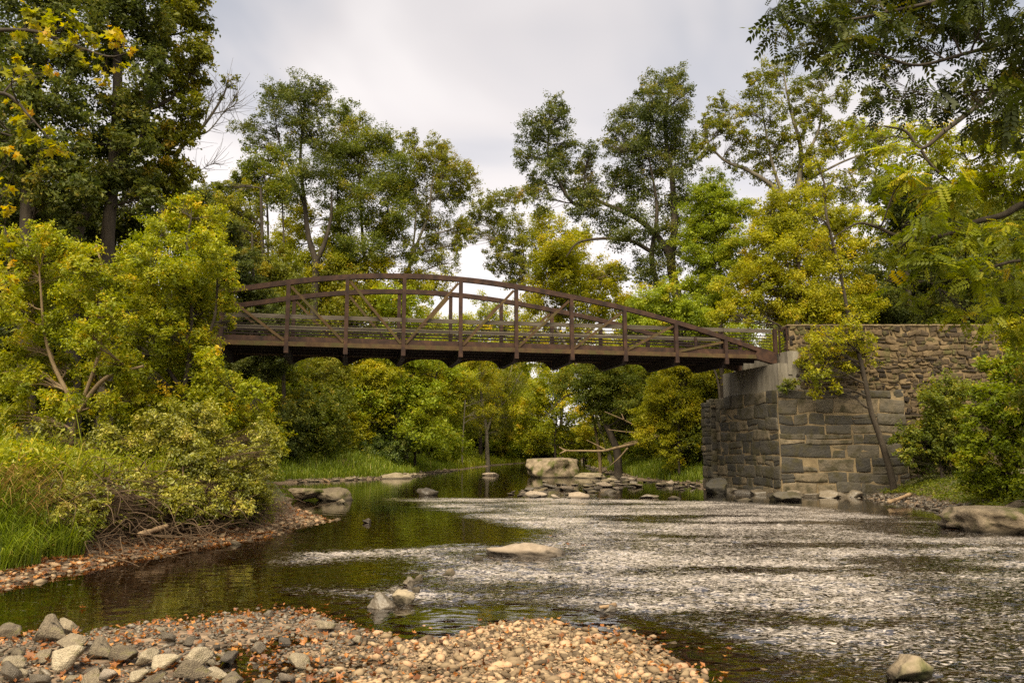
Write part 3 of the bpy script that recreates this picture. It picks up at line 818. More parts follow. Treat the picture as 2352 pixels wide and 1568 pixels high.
# broken leaf bits over both bars
n = 5000
X = rr.uniform(-6.5, 3.0, n); Y = rr.uniform(5.6, 10.0, n)
sA = np.maximum(poly_sd(BAR_A, X, Y), poly_sd(BAR_M, X, Y)); k = (np.maximum(sA, poly_sd(BAR_B, X, Y)) > -.35) & (rr.random(n) < np.where(sA > -.2, 1, .5))
X, Y = X[k], Y[k]; k = ground_h(X, Y) > -.035; X, Y = X[k], Y[k]
P_ = np.stack([X, Y, np.maximum(ground_h(X, Y), -.01) + .025 + .02 * rr.random(len(X))], -1)
V, Q, t = leaves_from(P_, .042, rr, up=1.2, tint=rr.random(len(X)), width=.7)
link('leaf_litter', mesh_np('leaf_litter', V, Q, mat=M['litter'], tint=t), None, 'bits of brown and orange leaf strewn over the stony bars in front', 'leaf litter', kind='stuff')
# leaf litter along the left waterline: far too many to count
n = 3000
Y = np.concatenate([rr.uniform(9, 18, 2200), rr.uniform(18, 27, 800)])
X = xl(Y) - rr.uniform(-.3, 1.2, n)
Zg = ground_h(X, Y) + .03
mb_ = lobed_leaf(3, .4); V0 = np.vstack(mb_.V); nq = np.vstack(mb_.Q); ntri = np.vstack(mb_.T)
sc_ = rr.uniform(.03, .075, n)
a = rr.uniform(0, 6.28, n); ca, sa = np.cos(a)[:, None], np.sin(a)[:, None]
xx = V0[None, :, 0] * ca - V0[None, :, 1] * sa; yy = V0[None, :, 0] * sa + V0[None, :, 1] * ca
zz = V0[None, :, 2] + xx * rr.normal(0, .3, (n, 1)) + yy * rr.normal(0, .3, (n, 1))
V = np.stack([xx * sc_[:, None] + X[:, None], yy * sc_[:, None] + Y[:, None], zz * sc_[:, None] + Zg[:, None]], -1).reshape(-1, 3)
off = (np.arange(n) * len(V0))[:, None, None]
tv = rr.random(n)
link('leaf_litter', mesh_np('leaf_litter', V, (nq[None] + off).reshape(-1, 4), (ntri[None] + off).reshape(-1, 3), M['litter'], tint=np.concatenate([np.repeat(tv, len(nq)), np.repeat(tv, len(ntri))])),
     None, 'orange and brown leaf litter along the waterline of the left bank', 'leaf litter', kind='stuff')

# ------------------------------------------------------------------ footbridge (bowstring pony truss of rusted steel)
BD = 31.0
BA = math.radians(12)
BC, BS = math.cos(BA), math.sin(BA)


def B(s, off, z): return np.array((s * BC - off * BS, BD + s * BS + off * BC, z))


BW = 3.1
SK = [-20.55, -18.25, -15.95, -13.65, -11.25, -8.86, -6.64, -4.41, -2.13, .17, 2.53, 4.86, 7.17, 9.46]
S_END0, S_END1 = -20.9, 11.82
_tz = np.array([(-20.9, 5.95), (-18.25, 6.62), (-15.95, 7.10), (-13.65, 7.54), (-11.0, 7.94), (-8.86, 8.38), (-6.64, 8.70), (-4.41, 8.84), (-2.13, 8.82), (.17, 8.61), (2.53, 8.27), (4.86, 7.88), (7.17, 7.37), (9.46, 6.74), (11.82, 6.02)])
def topz(s): return np.interp(s, _tz[:, 0], _tz[:, 1])     # centre line of the bowed top chord


bridge = empty('footbridge', B(-4.41, 1.55, 5.87), 'rusty brown steel bowstring truss footbridge with timber rails spanning the stream', 'bridge')
UPZ = (0, 0, 1)


def bpart(name, mb, mat): return link(name, mb.mesh(name, M[mat]), bridge)


ACR = B(0, 1, 0) - B(0, 0, 0)
ALG = B(1, 0, 0) - B(0, 0, 0)
for off, sg in ((0.0, 1), (BW, -1)):
    mb = MB()
    ss = np.linspace(S_END0, S_END1, 90)
    zz = np.interp(ss, ss, topz(ss))
    ker = np.ones(7) / 7
    zz = np.convolve(np.pad(zz, 3, mode='edge'), ker, 'valid')
    zz[0], zz[-1] = topz(S_END0), topz(S_END1)
    prof = [(-.09, -.10), (.09, -.10), (.09, .10), (-.09, .10)]
    V = []
    for s_, z_ in zip(ss, zz):
        for (a, b_) in prof:
            V.append(B(s_, off + a, z_ + b_))
    Q = []
    for i in range(len(ss) - 1):
        for j in range(4):
            Q.append([i * 4 + j, i * 4 + (j + 1) % 4, i * 4 + 4 + (j + 1) % 4, i * 4 + 4 + j])
    Q += [[0, 1, 2, 3], [len(V) - 1, len(V) - 2, len(V) - 3, len(V) - 4]]
    mb.add(V, Q)
    bpart('top_chord', mb, 'rust')
    mb = MB(); mb.box(B((S_END0 + S_END1) / 2, off - sg * .02, 5.95), ALG * (S_END1 - S_END0) / 2, ACR * .10, np.array((0, 0, .085)))
    bpart('bottom_chord', mb, 'rust_moss')
    mb = MB(); mb.box(B((S_END0 + S_END1) / 2, off + sg * .03, 6.145), ALG * (S_END1 - S_END0 - .6) / 2, ACR * .03, np.array((0, 0, .105)))
    bpart('toe_plate', mb, 'rust')
    for s_ in SK + [-20.75]:
        if s_ == -20.75: continue
        mb = MB()
        zt = topz(s_) - .105
        mb.box(B(s_, off - sg * .04, (5.61 + zt) / 2), ALG * .072, ACR * .085, np.array((0, 0, (zt - 5.61) / 2)))
        mb.box(B(s_, off - sg * .135, 5.72), ALG * .085, ACR * .008, np.array((0, 0, .12)))
        bpart('vertical_post', mb, 'rust')
    for i in range(len(SK) - 1):
        a, b_ = SK[i], SK[i + 1]
        if i < 7: p, q = B(a + .10, off, topz(a) - .18), B(b_ - .09, off, 6.09)     # falls towards midspan
        else: p, q = B(a + .09, off, 6.09), B(b_ - .10, off, topz(b_) - .18)
        mb = MB(); mb.bar(p, q, .085, .10)
        bpart('diagonal_brace', mb, 'rust_moss')
    # end gussets
    for s_, d_ in ((S_END1 + .02, -1), (S_END0 - .02, 1)):
        mb = MB()
        pts = [(0, 5.62), (d_ * .95, 5.84), (d_ * 1.0, 6.06), (d_ * .85, 6.28), (d_ * .1, 6.16), (0, 6.12)]
        V = [B(s_ + a, off - sg * .135, z_) for a, z_ in pts] + [B(s_ + a, off + sg * .135, z_) for a, z_ in pts]
        n_ = len(pts)
        Q = [[i, (i + 1) % n_, n_ + (i + 1) % n_, n_ + i] for i in range(n_)]
        T = [[0, i + 1, i] for i in range(1, n_ - 1)] + [[n_, n_ + i, n_ + i + 1] for i in range(1, n_ - 1)]
        mb.add(V, Q, T); bpart('end_gusset', mb, 'rust')
    # timber hand rail in lengths, set inside the truss, with steel rods below
    ro = off + sg * .14
    cuts = [-20.4, -15.9, -11.3, -6.7, -5.0, -2.2, 2.5, 7.1, 9.46, 11.78]
    for a, b_ in zip(cuts[:-1], cuts[1:]):
        za = 7.045 + .004 * (a + 10); zb = 7.045 + .004 * (b_ + 10)
        mb = MB(); mb.bar(B(a + .012, ro, za), B(b_ - .012, ro, zb), .045, .165)
        bpart('handrail_board', mb, 'wood')
    for k, z_ in enumerate((6.86, 6.73, 6.60, 6.47, 6.35)):
        mb = MB(); mb.bar(B(-20.4, ro, z_), B(11.78, ro, z_ + .06), .03, .032)
        bpart('rail_rod', mb, 'rust_dark')
    mb = MB(); mb.box(B(11.86, off, 6.65), ALG * .075, ACR * .07, np.array((0, 0, .56)))
    bpart('end_post', mb, 'rust')
    mb = MB(); mb.box(B(9.46, ro + sg * .09, 6.68), ALG * .055, ACR * .05, np.array((0, 0, .5)))
    bpart('rail_post', mb, 'rust')
    # arched haunches of the cross bracing between the floor beams
    if sg < 0:
        sk2 = SK + [S_END1]
        for i, s_ in enumerate(sk2[:-1]):
            for d_ in (-1, 1):
                t = np.linspace(0, 1, 9)
                L_ = 1.02 if d_ > 0 else .5
                low = 5.50 + .35 * (1 - (1 - t) ** 2.0)
                V = [B(s_ + d_ * (.05 + L_ * a), off + o_, z_) for o_ in (-.03, .03) for a, z_ in zip(t, low)] + [B(s_ + d_ * (.05 + L_ * a), off + o_, 5.862) for o_ in (-.03, .03) for a in t]
                Q = []
                for j in range(8):
                    for o_ in (0, 1):
                        Q.append([o_ * 9 + j, o_ * 9 + j + 1, 18 + o_ * 9 + j + 1, 18 + o_ * 9 + j])
                    Q.append([j, j + 1, 9 + j + 1, 9 + j])
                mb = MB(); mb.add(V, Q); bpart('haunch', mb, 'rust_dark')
for s_ in SK:
    mb = MB()
    mb.box(B(s_, BW / 2, 5.69), ALG * .06, ACR * (BW / 2 - .13), np.array((0, 0, .165)))
    mb.box(B(s_, BW / 2, 5.51), ALG * .10, ACR * (BW / 2 - .13), np.array((0, 0, .012)))
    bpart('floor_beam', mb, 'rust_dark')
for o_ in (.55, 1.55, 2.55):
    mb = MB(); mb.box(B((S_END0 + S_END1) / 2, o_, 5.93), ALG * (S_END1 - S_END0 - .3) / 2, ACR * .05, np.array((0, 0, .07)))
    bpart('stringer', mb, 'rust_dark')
mb = MB()
npl = 200
for k in range(npl):
    s_ = S_END0 + .1 + (S_END1 - S_END0 - .2) * (k + .5) / npl
    mb.box(B(s_, BW / 2, 6.03), ALG * .076, ACR * (BW / 2 - .12), np.array((0, 0, .025)), tint=rng.random())
bpart('deck_boards', mb, 'wood')

# ------------------------------------------------------------------ stone abutment and wing wall
def masonry(mb, O, U, Nn, W, z0, z1, courses, wr_, seed, jit=.03, proud=.06, gap=.014, top=None, stagger=0.0, warp=None):
    """irregular coursed stones as pillowed blocks over a mortar core"""
    r = np.random.default_rng(seed)
    O, U, Nn = [np.asarray(v, float) for v in (O, U, Nn)]
    z = z0
    g = np.array([0, .018, .05, .28, .5, .72, .95, .982, 1.0])
    G = len(g)
    while z < z1 - .03:
        h = min(r.uniform(*courses), z1 - z)
        if z1 - (z + h) < courses[0] * .6: h = z1 - z
        x = -r.uniform(0, stagger)
        while x < W - .02:
            w = r.uniform(*wr_) * (1.5 if r.random() < .15 else 1)
            if W - (x + w) < wr_[0] * .5: w = W - x
            x0, x1 = max(x, 0), min(x + w, W)
            if x1 - x0 < .05: x += w; continue
            hh = h; gap_ = gap * r.uniform(.6, 2.2)
            subs = [(z, z + hh)]
            if courses[1] > .35 and r.random() < .22:
                zm = z + hh * r.uniform(.35, .65); subs = [(z, zm), (zm, z + hh)]
            for (za, zb) in subs:
                if top is not None and (za + zb) / 2 > top(x0): continue
                c = np.array([[x0 + gap_, za + gap_], [x1 - gap_, za + gap_], [x1 - gap_, zb - gap_], [x0 + gap_, zb - gap_]]) + r.uniform(-1, 1, (4, 2)) * jit
                c[:, 0] = np.clip(c[:, 0], .002, W - .002)
                uu, vv = np.meshgrid(g, g)
                P = ((1 - uu) * (1 - vv))[..., None] * c[0] + (uu * (1 - vv))[..., None] * c[1] + (uu * vv)[..., None] * c[2] + ((1 - uu) * vv)[..., None] * c[3]
                ed = np.minimum(np.minimum(uu, 1 - uu), np.minimum(vv, 1 - vv))
                pr = proud * r.uniform(.5, 1.3)
                dep = np.where(ed <= 0, -.03, np.where(ed < .03, pr * .84, np.where(ed < .2, pr * 1.0, pr)))
                # round the corners in plan
                cr = np.minimum(uu, 1 - uu) + np.minimum(vv, 1 - vv)
                dep = dep - np.where((cr < .08) & (ed > 0), pr * .3, 0)
                P3 = O + P[..., 0:1] * U + np.array((0, 0, 1.)) * P[..., 1:2]
                if warp:
                    ez = sstep(np.minimum(P[..., 1] - z0, z1 - P[..., 1]), 0, .25) * sstep(np.minimum(P[..., 0], W - P[..., 0]), 0, .2)
                    P3 = P3 + (warp[0] * ez * fbm(P3, warp[1], 2))[..., None] * np.array((0, 0, 1.)) + (warp[0] * .8 * ez * fbm(P3 + 17.3, warp[1], 2))[..., None] * U
                nz = fbm(P3 + seed, 4.5, 4)
                dep = dep + np.where(ed > 0, pr * .5 * nz + r.normal(0, .016), 0)
                P3 = P3 + dep[..., None] * Nn
                ii = np.arange(G - 1)[:, None] * G + np.arange(G - 1)[None]
                Q = np.stack([ii, ii + 1, ii + G + 1, ii + G], -1).reshape(-1, 4)
                mb.add(P3.reshape(-1, 3), Q, tint=float(np.clip(r.normal(.45, .36), 0, 1)))
            x += w
        z += h


def prism(mb, pts, z0, z1, z1b=None):
    n_ = len(pts)
    V = [(*p, z0) for p in pts] + [(*p, z1) for p in pts]
    Q = [[i, (i + 1) % n_, n_ + (i + 1) % n_, n_ + i] for i in range(n_)]
    T = [[n_, n_ + i, n_ + i + 1] for i in range(1, n_ - 1)] + [[0, i + 1, i] for i in range(1, n_ - 1)]
    mb.add(V, Q, T)


C0 = np.array((11.28, 32.6)); ND = np.array((-BS, BC)); FARL = 6.6
C1 = C0 + ND * FARL
ab = empty('bridge_abutment', (12.2, 33.6, 0), 'massive grey granite block abutment with pale mortar carrying the right end of the footbridge', 'abutment')
mb = MB(); prism(mb, [C0, (16.66, 32.6), (16.66, 38.8), C1], -.6, 4.42)
link('core', mb.mesh('core', M['mortar']), ab)
mb = MB()
Nr = np.array((-BC, -BS, 0.))
masonry(mb, (*C0, 0), (*ND, 0), Nr, FARL, -.5, 4.46, (.36, .68), (.40, 1.15), 3, jit=.06, proud=.035, gap=.011, warp=(.05, 1.1))
link('river_face_blocks', mb.mesh('river_face_blocks', M['ashlar'], smooth=True), ab)
mb = MB()
masonry(mb, (*C0, 0), (1, 0, 0), (0, -1., 0), 5.4, -.5, 4.46, (.36, .68), (.42, 1.5), 5, jit=.06, proud=.038, gap=.011, top=lambda x: 4.6, warp=(.055, 1.1))
link('front_face_blocks', mb.mesh('front_face_blocks', M['ashlar'], smooth=True), ab)
mb = MB()      # projecting nose at the far corner and stepped foundation course
masonry(mb, (*(C1 + Nr[:2] * .30 + ND * -1.0), 0), (*ND, 0), Nr, 1.0, -.5, 4.30, (.40, .6), (.4, .6), 7, jit=.02, proud=.05)
masonry(mb, (*(C1 + ND * -1.0), 0), (*Nr[:2], 0), (*(-ND), 0), .30, -.5, 4.30, (.40, .6), (.28, .3), 8, jit=.01, proud=.03)
prism(mb, [C1 + ND * -.99, C1 + ND * -.99 + Nr[:2] * .29, C1 + Nr[:2] * .29, C1], -.5, 4.28)
link('nose_blocks', mb.mesh('nose_blocks', M['ashlar'], smooth=True), ab)
rs = np.random.default_rng(9)
for k in range(9):
    V, F = rock_shape(800 + k, 3, 9, cut=(.4, .75), dims=(.62, .38, .26))
    if k < 4: c = C0 + np.array((.5 + k * .8, -.12))
    else: c = C0 + ND * (.4 + (k - 4) * 1.2) + Nr[:2] * .15
    o = link('footing_stone', mesh_np('footing_stone', V, tris=F, mat=M['rock_wet'], tint=np.full(len(F), rs.random()), smooth=True), None, 'flat dark stone at the waterline against the foot of the granite abutment', 'stone', 'stones along the foot of the abutment')
    o.location = (float(c[0]), float(c[1]), .02); o.rotation_euler = (0, 0, rs.normal(0, .4) + (0 if k < 4 else 1.7))
mb = MB()
def sxy(s_, o_): return B(s_, o_, 0)[:2]
mb2 = [sxy(11.42, -.86), sxy(13.5, -.86), sxy(13.5, 4.1), sxy(11.42, 4.1)]
prism(mb, mb2, 4.30, 5.60)
prism(mb, [sxy(12.0, -.855), sxy(13.6, -.855), sxy(13.6, 4.05), sxy(12.0, 4.05)], 5.55, 6.14)
link('bearing_seat', mb.mesh('bearing_seat', M['concrete']), ab)
mb = MB(); mb.box(B(11.98, -.62, 5.62), ALG * .10, ACR * .28, np.array((0, 0, .50)))
link('cheek_block', mb.mesh('cheek_block', M['concrete']), ab)
# rubble wing wall with parapet
ww = empty('rubble_wall', (17, 33, 1), 'long brown rubble stone wall with parapet running right from the bridge end', 'wall')
WY0 = 32.78
mb = MB(); prism(mb, [(11.98, WY0), (27, WY0), (27, WY0 + .65), (12.05, WY0 + .65)], -.5, 7.27)
link('core', mb.mesh('core', M['mortar_dark']), ww)
mb = MB()
masonry(mb, (11.98, WY0, 0), (1, 0, 0), (0, -1., 0), 15.0, 4.30, 7.26, (.11, .25), (.13, .46), 21, jit=.06, proud=.055, gap=.012, warp=(.09, 1.6))
masonry(mb, (16.6, WY0 - .05, 0), (1, 0, 0), (0, -1., 0), 10.4, .2, 4.34, (.11, .26), (.13, .46), 22, jit=.06, proud=.055, gap=.012, warp=(.09, 1.6))
masonry(mb, (11.98, WY0 + .62, 0), (0, -1, 0), (-1., 0, 0), .62, 4.45, 7.26, (.2, .36), (.3, .6), 24, jit=.03, proud=.04, gap=.012)
link('rubble_facing', mb.mesh('rubble_facing', M['rubble'], smooth=True), ww)
mb = MB()
xs = np.linspace(11.9, 27, 90)
for i in range(len(xs) - 1):
    mb.box(((xs[i] + xs[i + 1]) / 2, WY0 + .32, 7.275 + rs.normal(0, .006)), ((xs[i + 1] - xs[i]) / 2 - .002, 0, 0), (0, .39 + rs.normal(0, .012), 0), (0, 0, .03))
link('coping', mb.mesh('coping', M['mortar']), ww)
mb = MB(); prism(mb, [(12.3, WY0 + .66), (60, WY0 + .66), (60, 37.6), (11.9, 37.6)], -.5, 6.06)
link('embankment', mb.mesh('embankment', bpy.data.materials['ground']), None, kind='structure')
# short steel railing from bridge to wall
rl = empty('end_railing', (*B(12.0, -.2, 6.1),), 'short dark steel railing closing the gap between bridge end and stone wall', 'railing')
P0 = B(11.98, -.16, 7.1); P1 = np.array((11.93, WY0 + .1, 7.2))
mb = MB(); mb.bar(P0, P1, .05, .07)
link('top_rail', mb.mesh('top_rail', M['rust']), rl)
for z_ in (.22, .36, .5, .64, .78, .9):
    mb = MB(); mb.bar(P0 - (0, 0, z_), P1 - (0, 0, z_), .02, .022)
    link('rod', mb.mesh('rod', M['rust_dark']), rl)
for P_ in (P0, P1):
    mb = MB(); mb.box(P_ - np.array((0, 0, .5)), ALG * .03, ACR * .03, np.array((0, 0, .55)))
    link('post', mb.mesh('post', M['rust']), rl)

# ------------------------------------------------------------------ plants
def crown_points(lobes, n_leaf, r, sub=(22, 34), subr=(.13, .32), flat=.8, fill=.40):
    """lobes: (N,5) x,y,z,rh,rv.  Returns leaf points, outward dirs, tints and the sub-clump centres of each lobe"""
    P = []; O = []; T = []; subs = []
    for (x, y, z, rh, rd, rv), n in zip(lobes, n_leaf):
        c = np.array((x, y, z)); R = np.array((rh, rd, rv))
        k = int(r.integers(*sub))
        d = r.normal(size=(k, 3)); d /= np.linalg.norm(d, axis=1)[:, None]
        R = R * np.exp(r.normal(0, .14, 3))
        rad = fill + (1.12 - fill) * r.random(k) ** .7
        sc_ = c + d * rad[:, None] * R
        sr = r.uniform(*subr, k) * min(rh, rv * 1.2)
        w = sr ** 2; w /= w.sum()
        cnt = r.multinomial(n, w)
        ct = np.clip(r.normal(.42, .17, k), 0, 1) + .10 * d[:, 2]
        lobe_t = r.normal(0, .08)
        for q in range(k):
            m_ = cnt[q]
            if m_ == 0: continue
            g = r.normal(size=(m_, 3)); g /= np.linalg.norm(g, axis=1)[:, None]
            g *= np.where(r.random(m_) < .10, r.uniform(1.0, 1.5, m_), r.random(m_) ** .5)[:, None]
            ax_ = d[q] * .5 + r.normal(0, .45, 3)          # clumps are drawn out along their twig
            g = g + (g @ ax_)[:, None] * ax_ * .55
            p = sc_[q] + g * sr[q] * 1.35 * np.array((1, 1, flat))
            P.append(p)
            o = (p - c) / R; o /= np.linalg.norm(o, axis=1)[:, None] + 1e-6
            O.append(o)
            T.append(np.clip(ct[q] + lobe_t + r.normal(0, .17, m_), 0, 1))
        subs.append((c, sc_, sr))
    return np.vstack(P), np.vstack(O), np.concatenate(T), subs


def grow_branches(mb, trunks, subs, r, rmax=.12, twig=True, sag=.1, tw=.012):
    """limbs from the trunk polylines to every lobe, twigs from each limb into the clumps"""
    tp = np.vstack([t[0] for t in trunks]); tr_ = np.concatenate([t[1] for t in trunks])
    for (c, sc_, sr) in subs:
        dv = c - tp; dist = np.linalg.norm(dv, axis=1)
        pen = dist + 1.2 * np.clip(tp[:, 2] - (c[2] - .25 * dist), 0, None)
        j = int(np.argmin(pen)); p0 = tp[j]; L = dist[j]
        r0 = min(tr_[j] * .75, rmax, .018 * L + .02)
        if L > .25:
            mid = p0 * .5 + c * .5 + np.array((r.normal(0, .08), r.normal(0, .08), .10 - sag * r.random())) * L
            q1 = p0 * .75 + mid * .25 + r.normal(0, .03, 3) * L
            cp = curve_pts([p0, q1, mid, c], 4)
            mb.tube(cp, np.linspace(r0, max(r0 * .35, tw), len(cp)), 5, cap=False)
        else:
            cp = np.array([p0, c]); 
        if twig:
            for s_ in sc_:
                k = int(r.integers(len(cp) // 3, len(cp)))
                a = cp[k]; m_ = (a + s_) / 2 + r.normal(0, .06, 3) * np.linalg.norm(s_ - a)
                q = curve_pts([a, m_, s_], 3)
                mb.tube(q, np.linspace(max(r0 * .3, tw), tw * .4, len(q)), 3, cap=False)


NLEAF = 0
LAIK = {'simple': 3.0, 'compound': 9.0, 'lobed': 3.5}


def tree(name, label, cat, Y, lobes, mat, trunks=None, leaf=.11, lai=2.6, bark='bark', spread=None, seed=1, group=None, kind='simple', vscale=1.0, up=.55, droop=.0, width=.52, base=None, twig=True, tw=.012,
         sub=(22, 34), subr=(.13, .32), flat=.8, rmax=.14, fill=.40, ground=True, sag=.1, core=1.1, fine=0):
    """lobes: (px, py, rpx[, dY]); trunks: [(list of px,py[,dY]), r0, r1]"""
    global NLEAF
    r = np.random.default_rng(seed * 17 + 3)
    W = []
    zs = []
    rmean = np.mean([l[2] for l in lobes]) * Y / FPX
    sp = spread if spread is not None else 1.3 * rmean
    for l in lobes:
        y = Y + (l[3] if len(l) > 3 else r.uniform(-sp, sp))
        p = atY(l[0], l[1], y)
        rh = 1.10 * l[2] * y / FPX
        W.append((p[0], p[1], p[2], rh, rh * 1.0, rh * vscale))
    W = np.array(W)
    nl = (lai * LAIK.get(kind, 1) * PI * (W[:, 3] * W[:, 5]) / (leaf * leaf * .5)).astype(int)
    if kind == 'compound': nl = (nl * .9).astype(int)
    P, O, T, subs = crown_points(W, nl, r, sub=sub, subr=subr, flat=flat, fill=fill)
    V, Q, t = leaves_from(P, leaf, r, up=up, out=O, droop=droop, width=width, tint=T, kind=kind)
    if core > 0 and kind == 'simple':        # bigger inner leaves that close the heart of each clump
        nc = (core * PI * W[:, 3] * W[:, 5] / (4 * leaf * leaf * .5)).astype(int)
        Pc = np.vstack([w_[:3] + (lambda g: g / np.linalg.norm(g, axis=1)[:, None] * (r.random(len(g)) ** .4)[:, None])(r.normal(size=(max(n_, 1), 3))) * w_[3:6] * .72 for w_, n_ in zip(W, nc)])
        V2, Q2, t2 = leaves_from(Pc, leaf * 1.8, r, up=up, tint=np.clip(r.normal(.38, .18, len(Pc)), 0, 1))
        Q = np.concatenate([Q, Q2 + len(V)]); V = np.concatenate([V, V2]); t = np.concatenate([t, t2])
    NLEAF += len(Q)
    tl = []
    if trunks is None:
        cx = np.average(W[:, 0], weights=W[:, 3] ** 2); cy = np.average(W[:, 1], weights=W[:, 3] ** 2)
        top = W[:, 2].max() - .3 * W[:, 5].mean()
        g = gz(cx, cy)
        bx = cx if base is None else atY(base, 1034, Y)[0]
        pts = np.array([(bx, cy, g - .15), (bx * .7 + cx * .3, cy + .1, g + (top - g) * .33), (cx + .02 * (top - g), cy, g + (top - g) * .66), (cx, cy, top)])
        cp = curve_pts(pts, 5)
        r0 = max(.03, .014 * (top - g))
        tl.append((cp, np.linspace(r0, r0 * .3, len(cp))))
    else:
        for k, (pl, r0, r1) in enumerate(trunks):
            pts = [atY(q[0], q[1], Y + (q[2] if len(q) > 2 else 0)) for q in pl]
            if k == 0 and ground:
                g = gz(pts[0][0], pts[0][1])
                if pts[0][2] > g: pts = [np.array((pts[0][0] + (pts[0][0] - pts[1][0]) * .15, pts[0][1], g - .2))] + pts
            cp = curve_pts(pts, 6)
            rad = np.linspace(r0, r1, len(cp))
            if k == 0 and ground: rad[:2] *= (1.35, 1.12)
            tl.append((cp, rad))
    root = tl[0][0][0]
    e = empty(name, (root[0], root[1], root[2]), label, cat, group)
    mb = MB()
    for cp, rad in tl: mb.tube(cp, rad, 8, cap=False)
    link('trunk' if cat == 'tree' else 'stem', mb.mesh('trunk', M[bark], smooth=True), e)
    mb = MB()
    grow_branches(mb, tl, subs, r, rmax=rmax, twig=twig, tw=tw, sag=sag)
    for q in range(fine):                    # bare twigs all along the limbs
        cp, rad = tl[int(r.integers(len(tl)))]
        j = int(r.integers(len(cp) // 3, len(cp) - 1)); a = cp[j]; d0 = cp[j + 1] - cp[j]; d0 /= np.linalg.norm(d0) + 1e-9
        L_ = r.uniform(.35, 1.3); d1 = d0 * .8 + r.normal(0, .5, 3); d1 /= np.linalg.norm(d1); d2 = d1 + r.normal(0, .35, 3) + (0, 0, .25); d2 /= np.linalg.norm(d2)
        mb.tube(curve_pts([a, a + d1 * L_ * .5, a + d1 * L_ * .5 + d2 * L_ * .5], 3), np.linspace(.010, .004, 7), 3, cap=False)
    link('branches', mb.mesh('branches', M[bark], smooth=True), e)
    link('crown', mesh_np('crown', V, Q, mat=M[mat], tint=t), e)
    return e


def blades(name, X, Y, Zb, h, w, r, mat, label, cat, lean=.35, wind=(0, 0), tint=None):
    n = len(X)
    B0 = np.stack([X, Y, Zb], -1)
    a = r.uniform(0, 6.28, n); d = np.stack([np.cos(a), np.sin(a), np.zeros(n)], -1)
    f = np.stack([-np.sin(a), np.cos(a), np.zeros(n)], -1)
    hh = (h * np.exp(r.normal(0, .3, n)))[:, None]; ww_ = (w * np.exp(r.normal(0, .2, n)))[:, None]
    ln = (lean * np.abs(r.normal(.8, .5, n)))[:, None] * hh
    up = np.array((0, 0, 1.0)); wv = np.array((*wind, 0.0))
    M1 = B0 + up * hh * .55 + f * ln * .28 + wv * hh * .3
    M2 = B0 + up * hh * .88 + f * ln * .68 + wv * hh * .7
    Tp = B0 + up * hh * np.clip(1.0 - .35 * ln / hh, .5, 1) + f * ln * 1.15 + wv * hh
    V = np.stack([B0 - d * ww_, B0 + d * ww_, M1 + d * ww_ * .9, M1 - d * ww_ * .9, M2 + d * ww_ * .6, M2 - d * ww_ * .6, Tp], 1).reshape(-1, 3)
    o = np.arange(n)[:, None] * 7
    Q = np.concatenate([o + np.array([[0, 1, 2, 3]]), o + np.array([[3, 2, 4, 5]])])
    T = o + np.array([[5, 4, 6]])
    t = np.clip(r.normal(.45, .22, n), 0, 1) if tint is None else tint
    link(name, mesh_np(name, V, Q, T, M[mat], tint=np.concatenate([t, t, t])), None, label, cat, kind='stuff')


def lb(s): return [tuple(float(v) for v in q.split(',')) for q in s.split()]

# ---- trees behind the bridge, left of the gap in the sky
tree('walnut_tree', 'tall airy tree with a forked dark trunk above the left half of the bridge', 'tree', 63,
     lb('701,209,40 625,209,28 675,252,42 731,203,30 741,242,30 616,242,27 690,225,30 655,215,24 560,295,24 593,302,28 642,292,30 698,308,34 573,335,18 715,387,52 675,414,40 660,350,30 730,330,30 745,290,24 700,275,30 650,450,36 610,330,18'),
     'dark', [([(700, 1000), (708, 930), (716, 800), (724, 660), (727, 600)], .42, .30), ([(727, 605), (708, 540), (699, 460), (690, 380), (694, 300), (703, 210)], .26, .05), ([(727, 600), (745, 560), (760, 500), (762, 440)], .24, .08), ([(699, 470), (670, 400), (640, 320), (628, 230)], .14, .03)],
     leaf=.15, lai=1.35, seed=1, core=.12, flat=.7, sub=(22, 30))
tree('round_tree', 'broad olive tree of rounded clumps between the forked tree and the pale sparse tree', 'tree', 66,
     lb('800,262,32 826,285,28 774,328,45 813,348,58 866,328,42 899,328,30 846,394,62 896,394,48 879,457,56 813,457,50 863,522,50 906,539,42 846,572,45 797,572,36 780,270,18 760,395,40 922,440,34 760,460,36 920,500,34 780,520,40 940,580,30'),
     'mid', [([(868, 985), (860, 900), (868, 830), (858, 700), (838, 600), (830, 500), (822, 350)], .36, .08), ([(845, 650), (800, 600), (778, 500), (775, 420)], .16, .05), ([(838, 600), (880, 540), (895, 440)], .18, .05)],
     leaf=.15, lai=1.7, seed=2, core=.3, flat=.75)
tree('aspen_tree', 'pale sparse tree with light trunk beside the gap of open sky', 'tree', 68,
     lb('942,318,24 1005,330,26 955,358,36 995,374,44 1044,391,40 1071,417,28 978,434,42 1031,440,38 972,490,38 1011,523,38 1061,523,24 995,572,38 1031,605,28 1020,350,20 1060,450,24 1050,560,20 940,420,24 1075,395,16'),
     'olive', [([(932, 1000), (935, 700), (938, 620), (962, 550), (985, 490), (991, 430), (1003, 345)], .24, .05), ([(940, 630), (955, 500), (950, 370)], .12, .03)], bark='bark_pale', leaf=.16, lai=1.5, seed=3, core=0.2, sub=(24, 34), subr=(.12, .26))
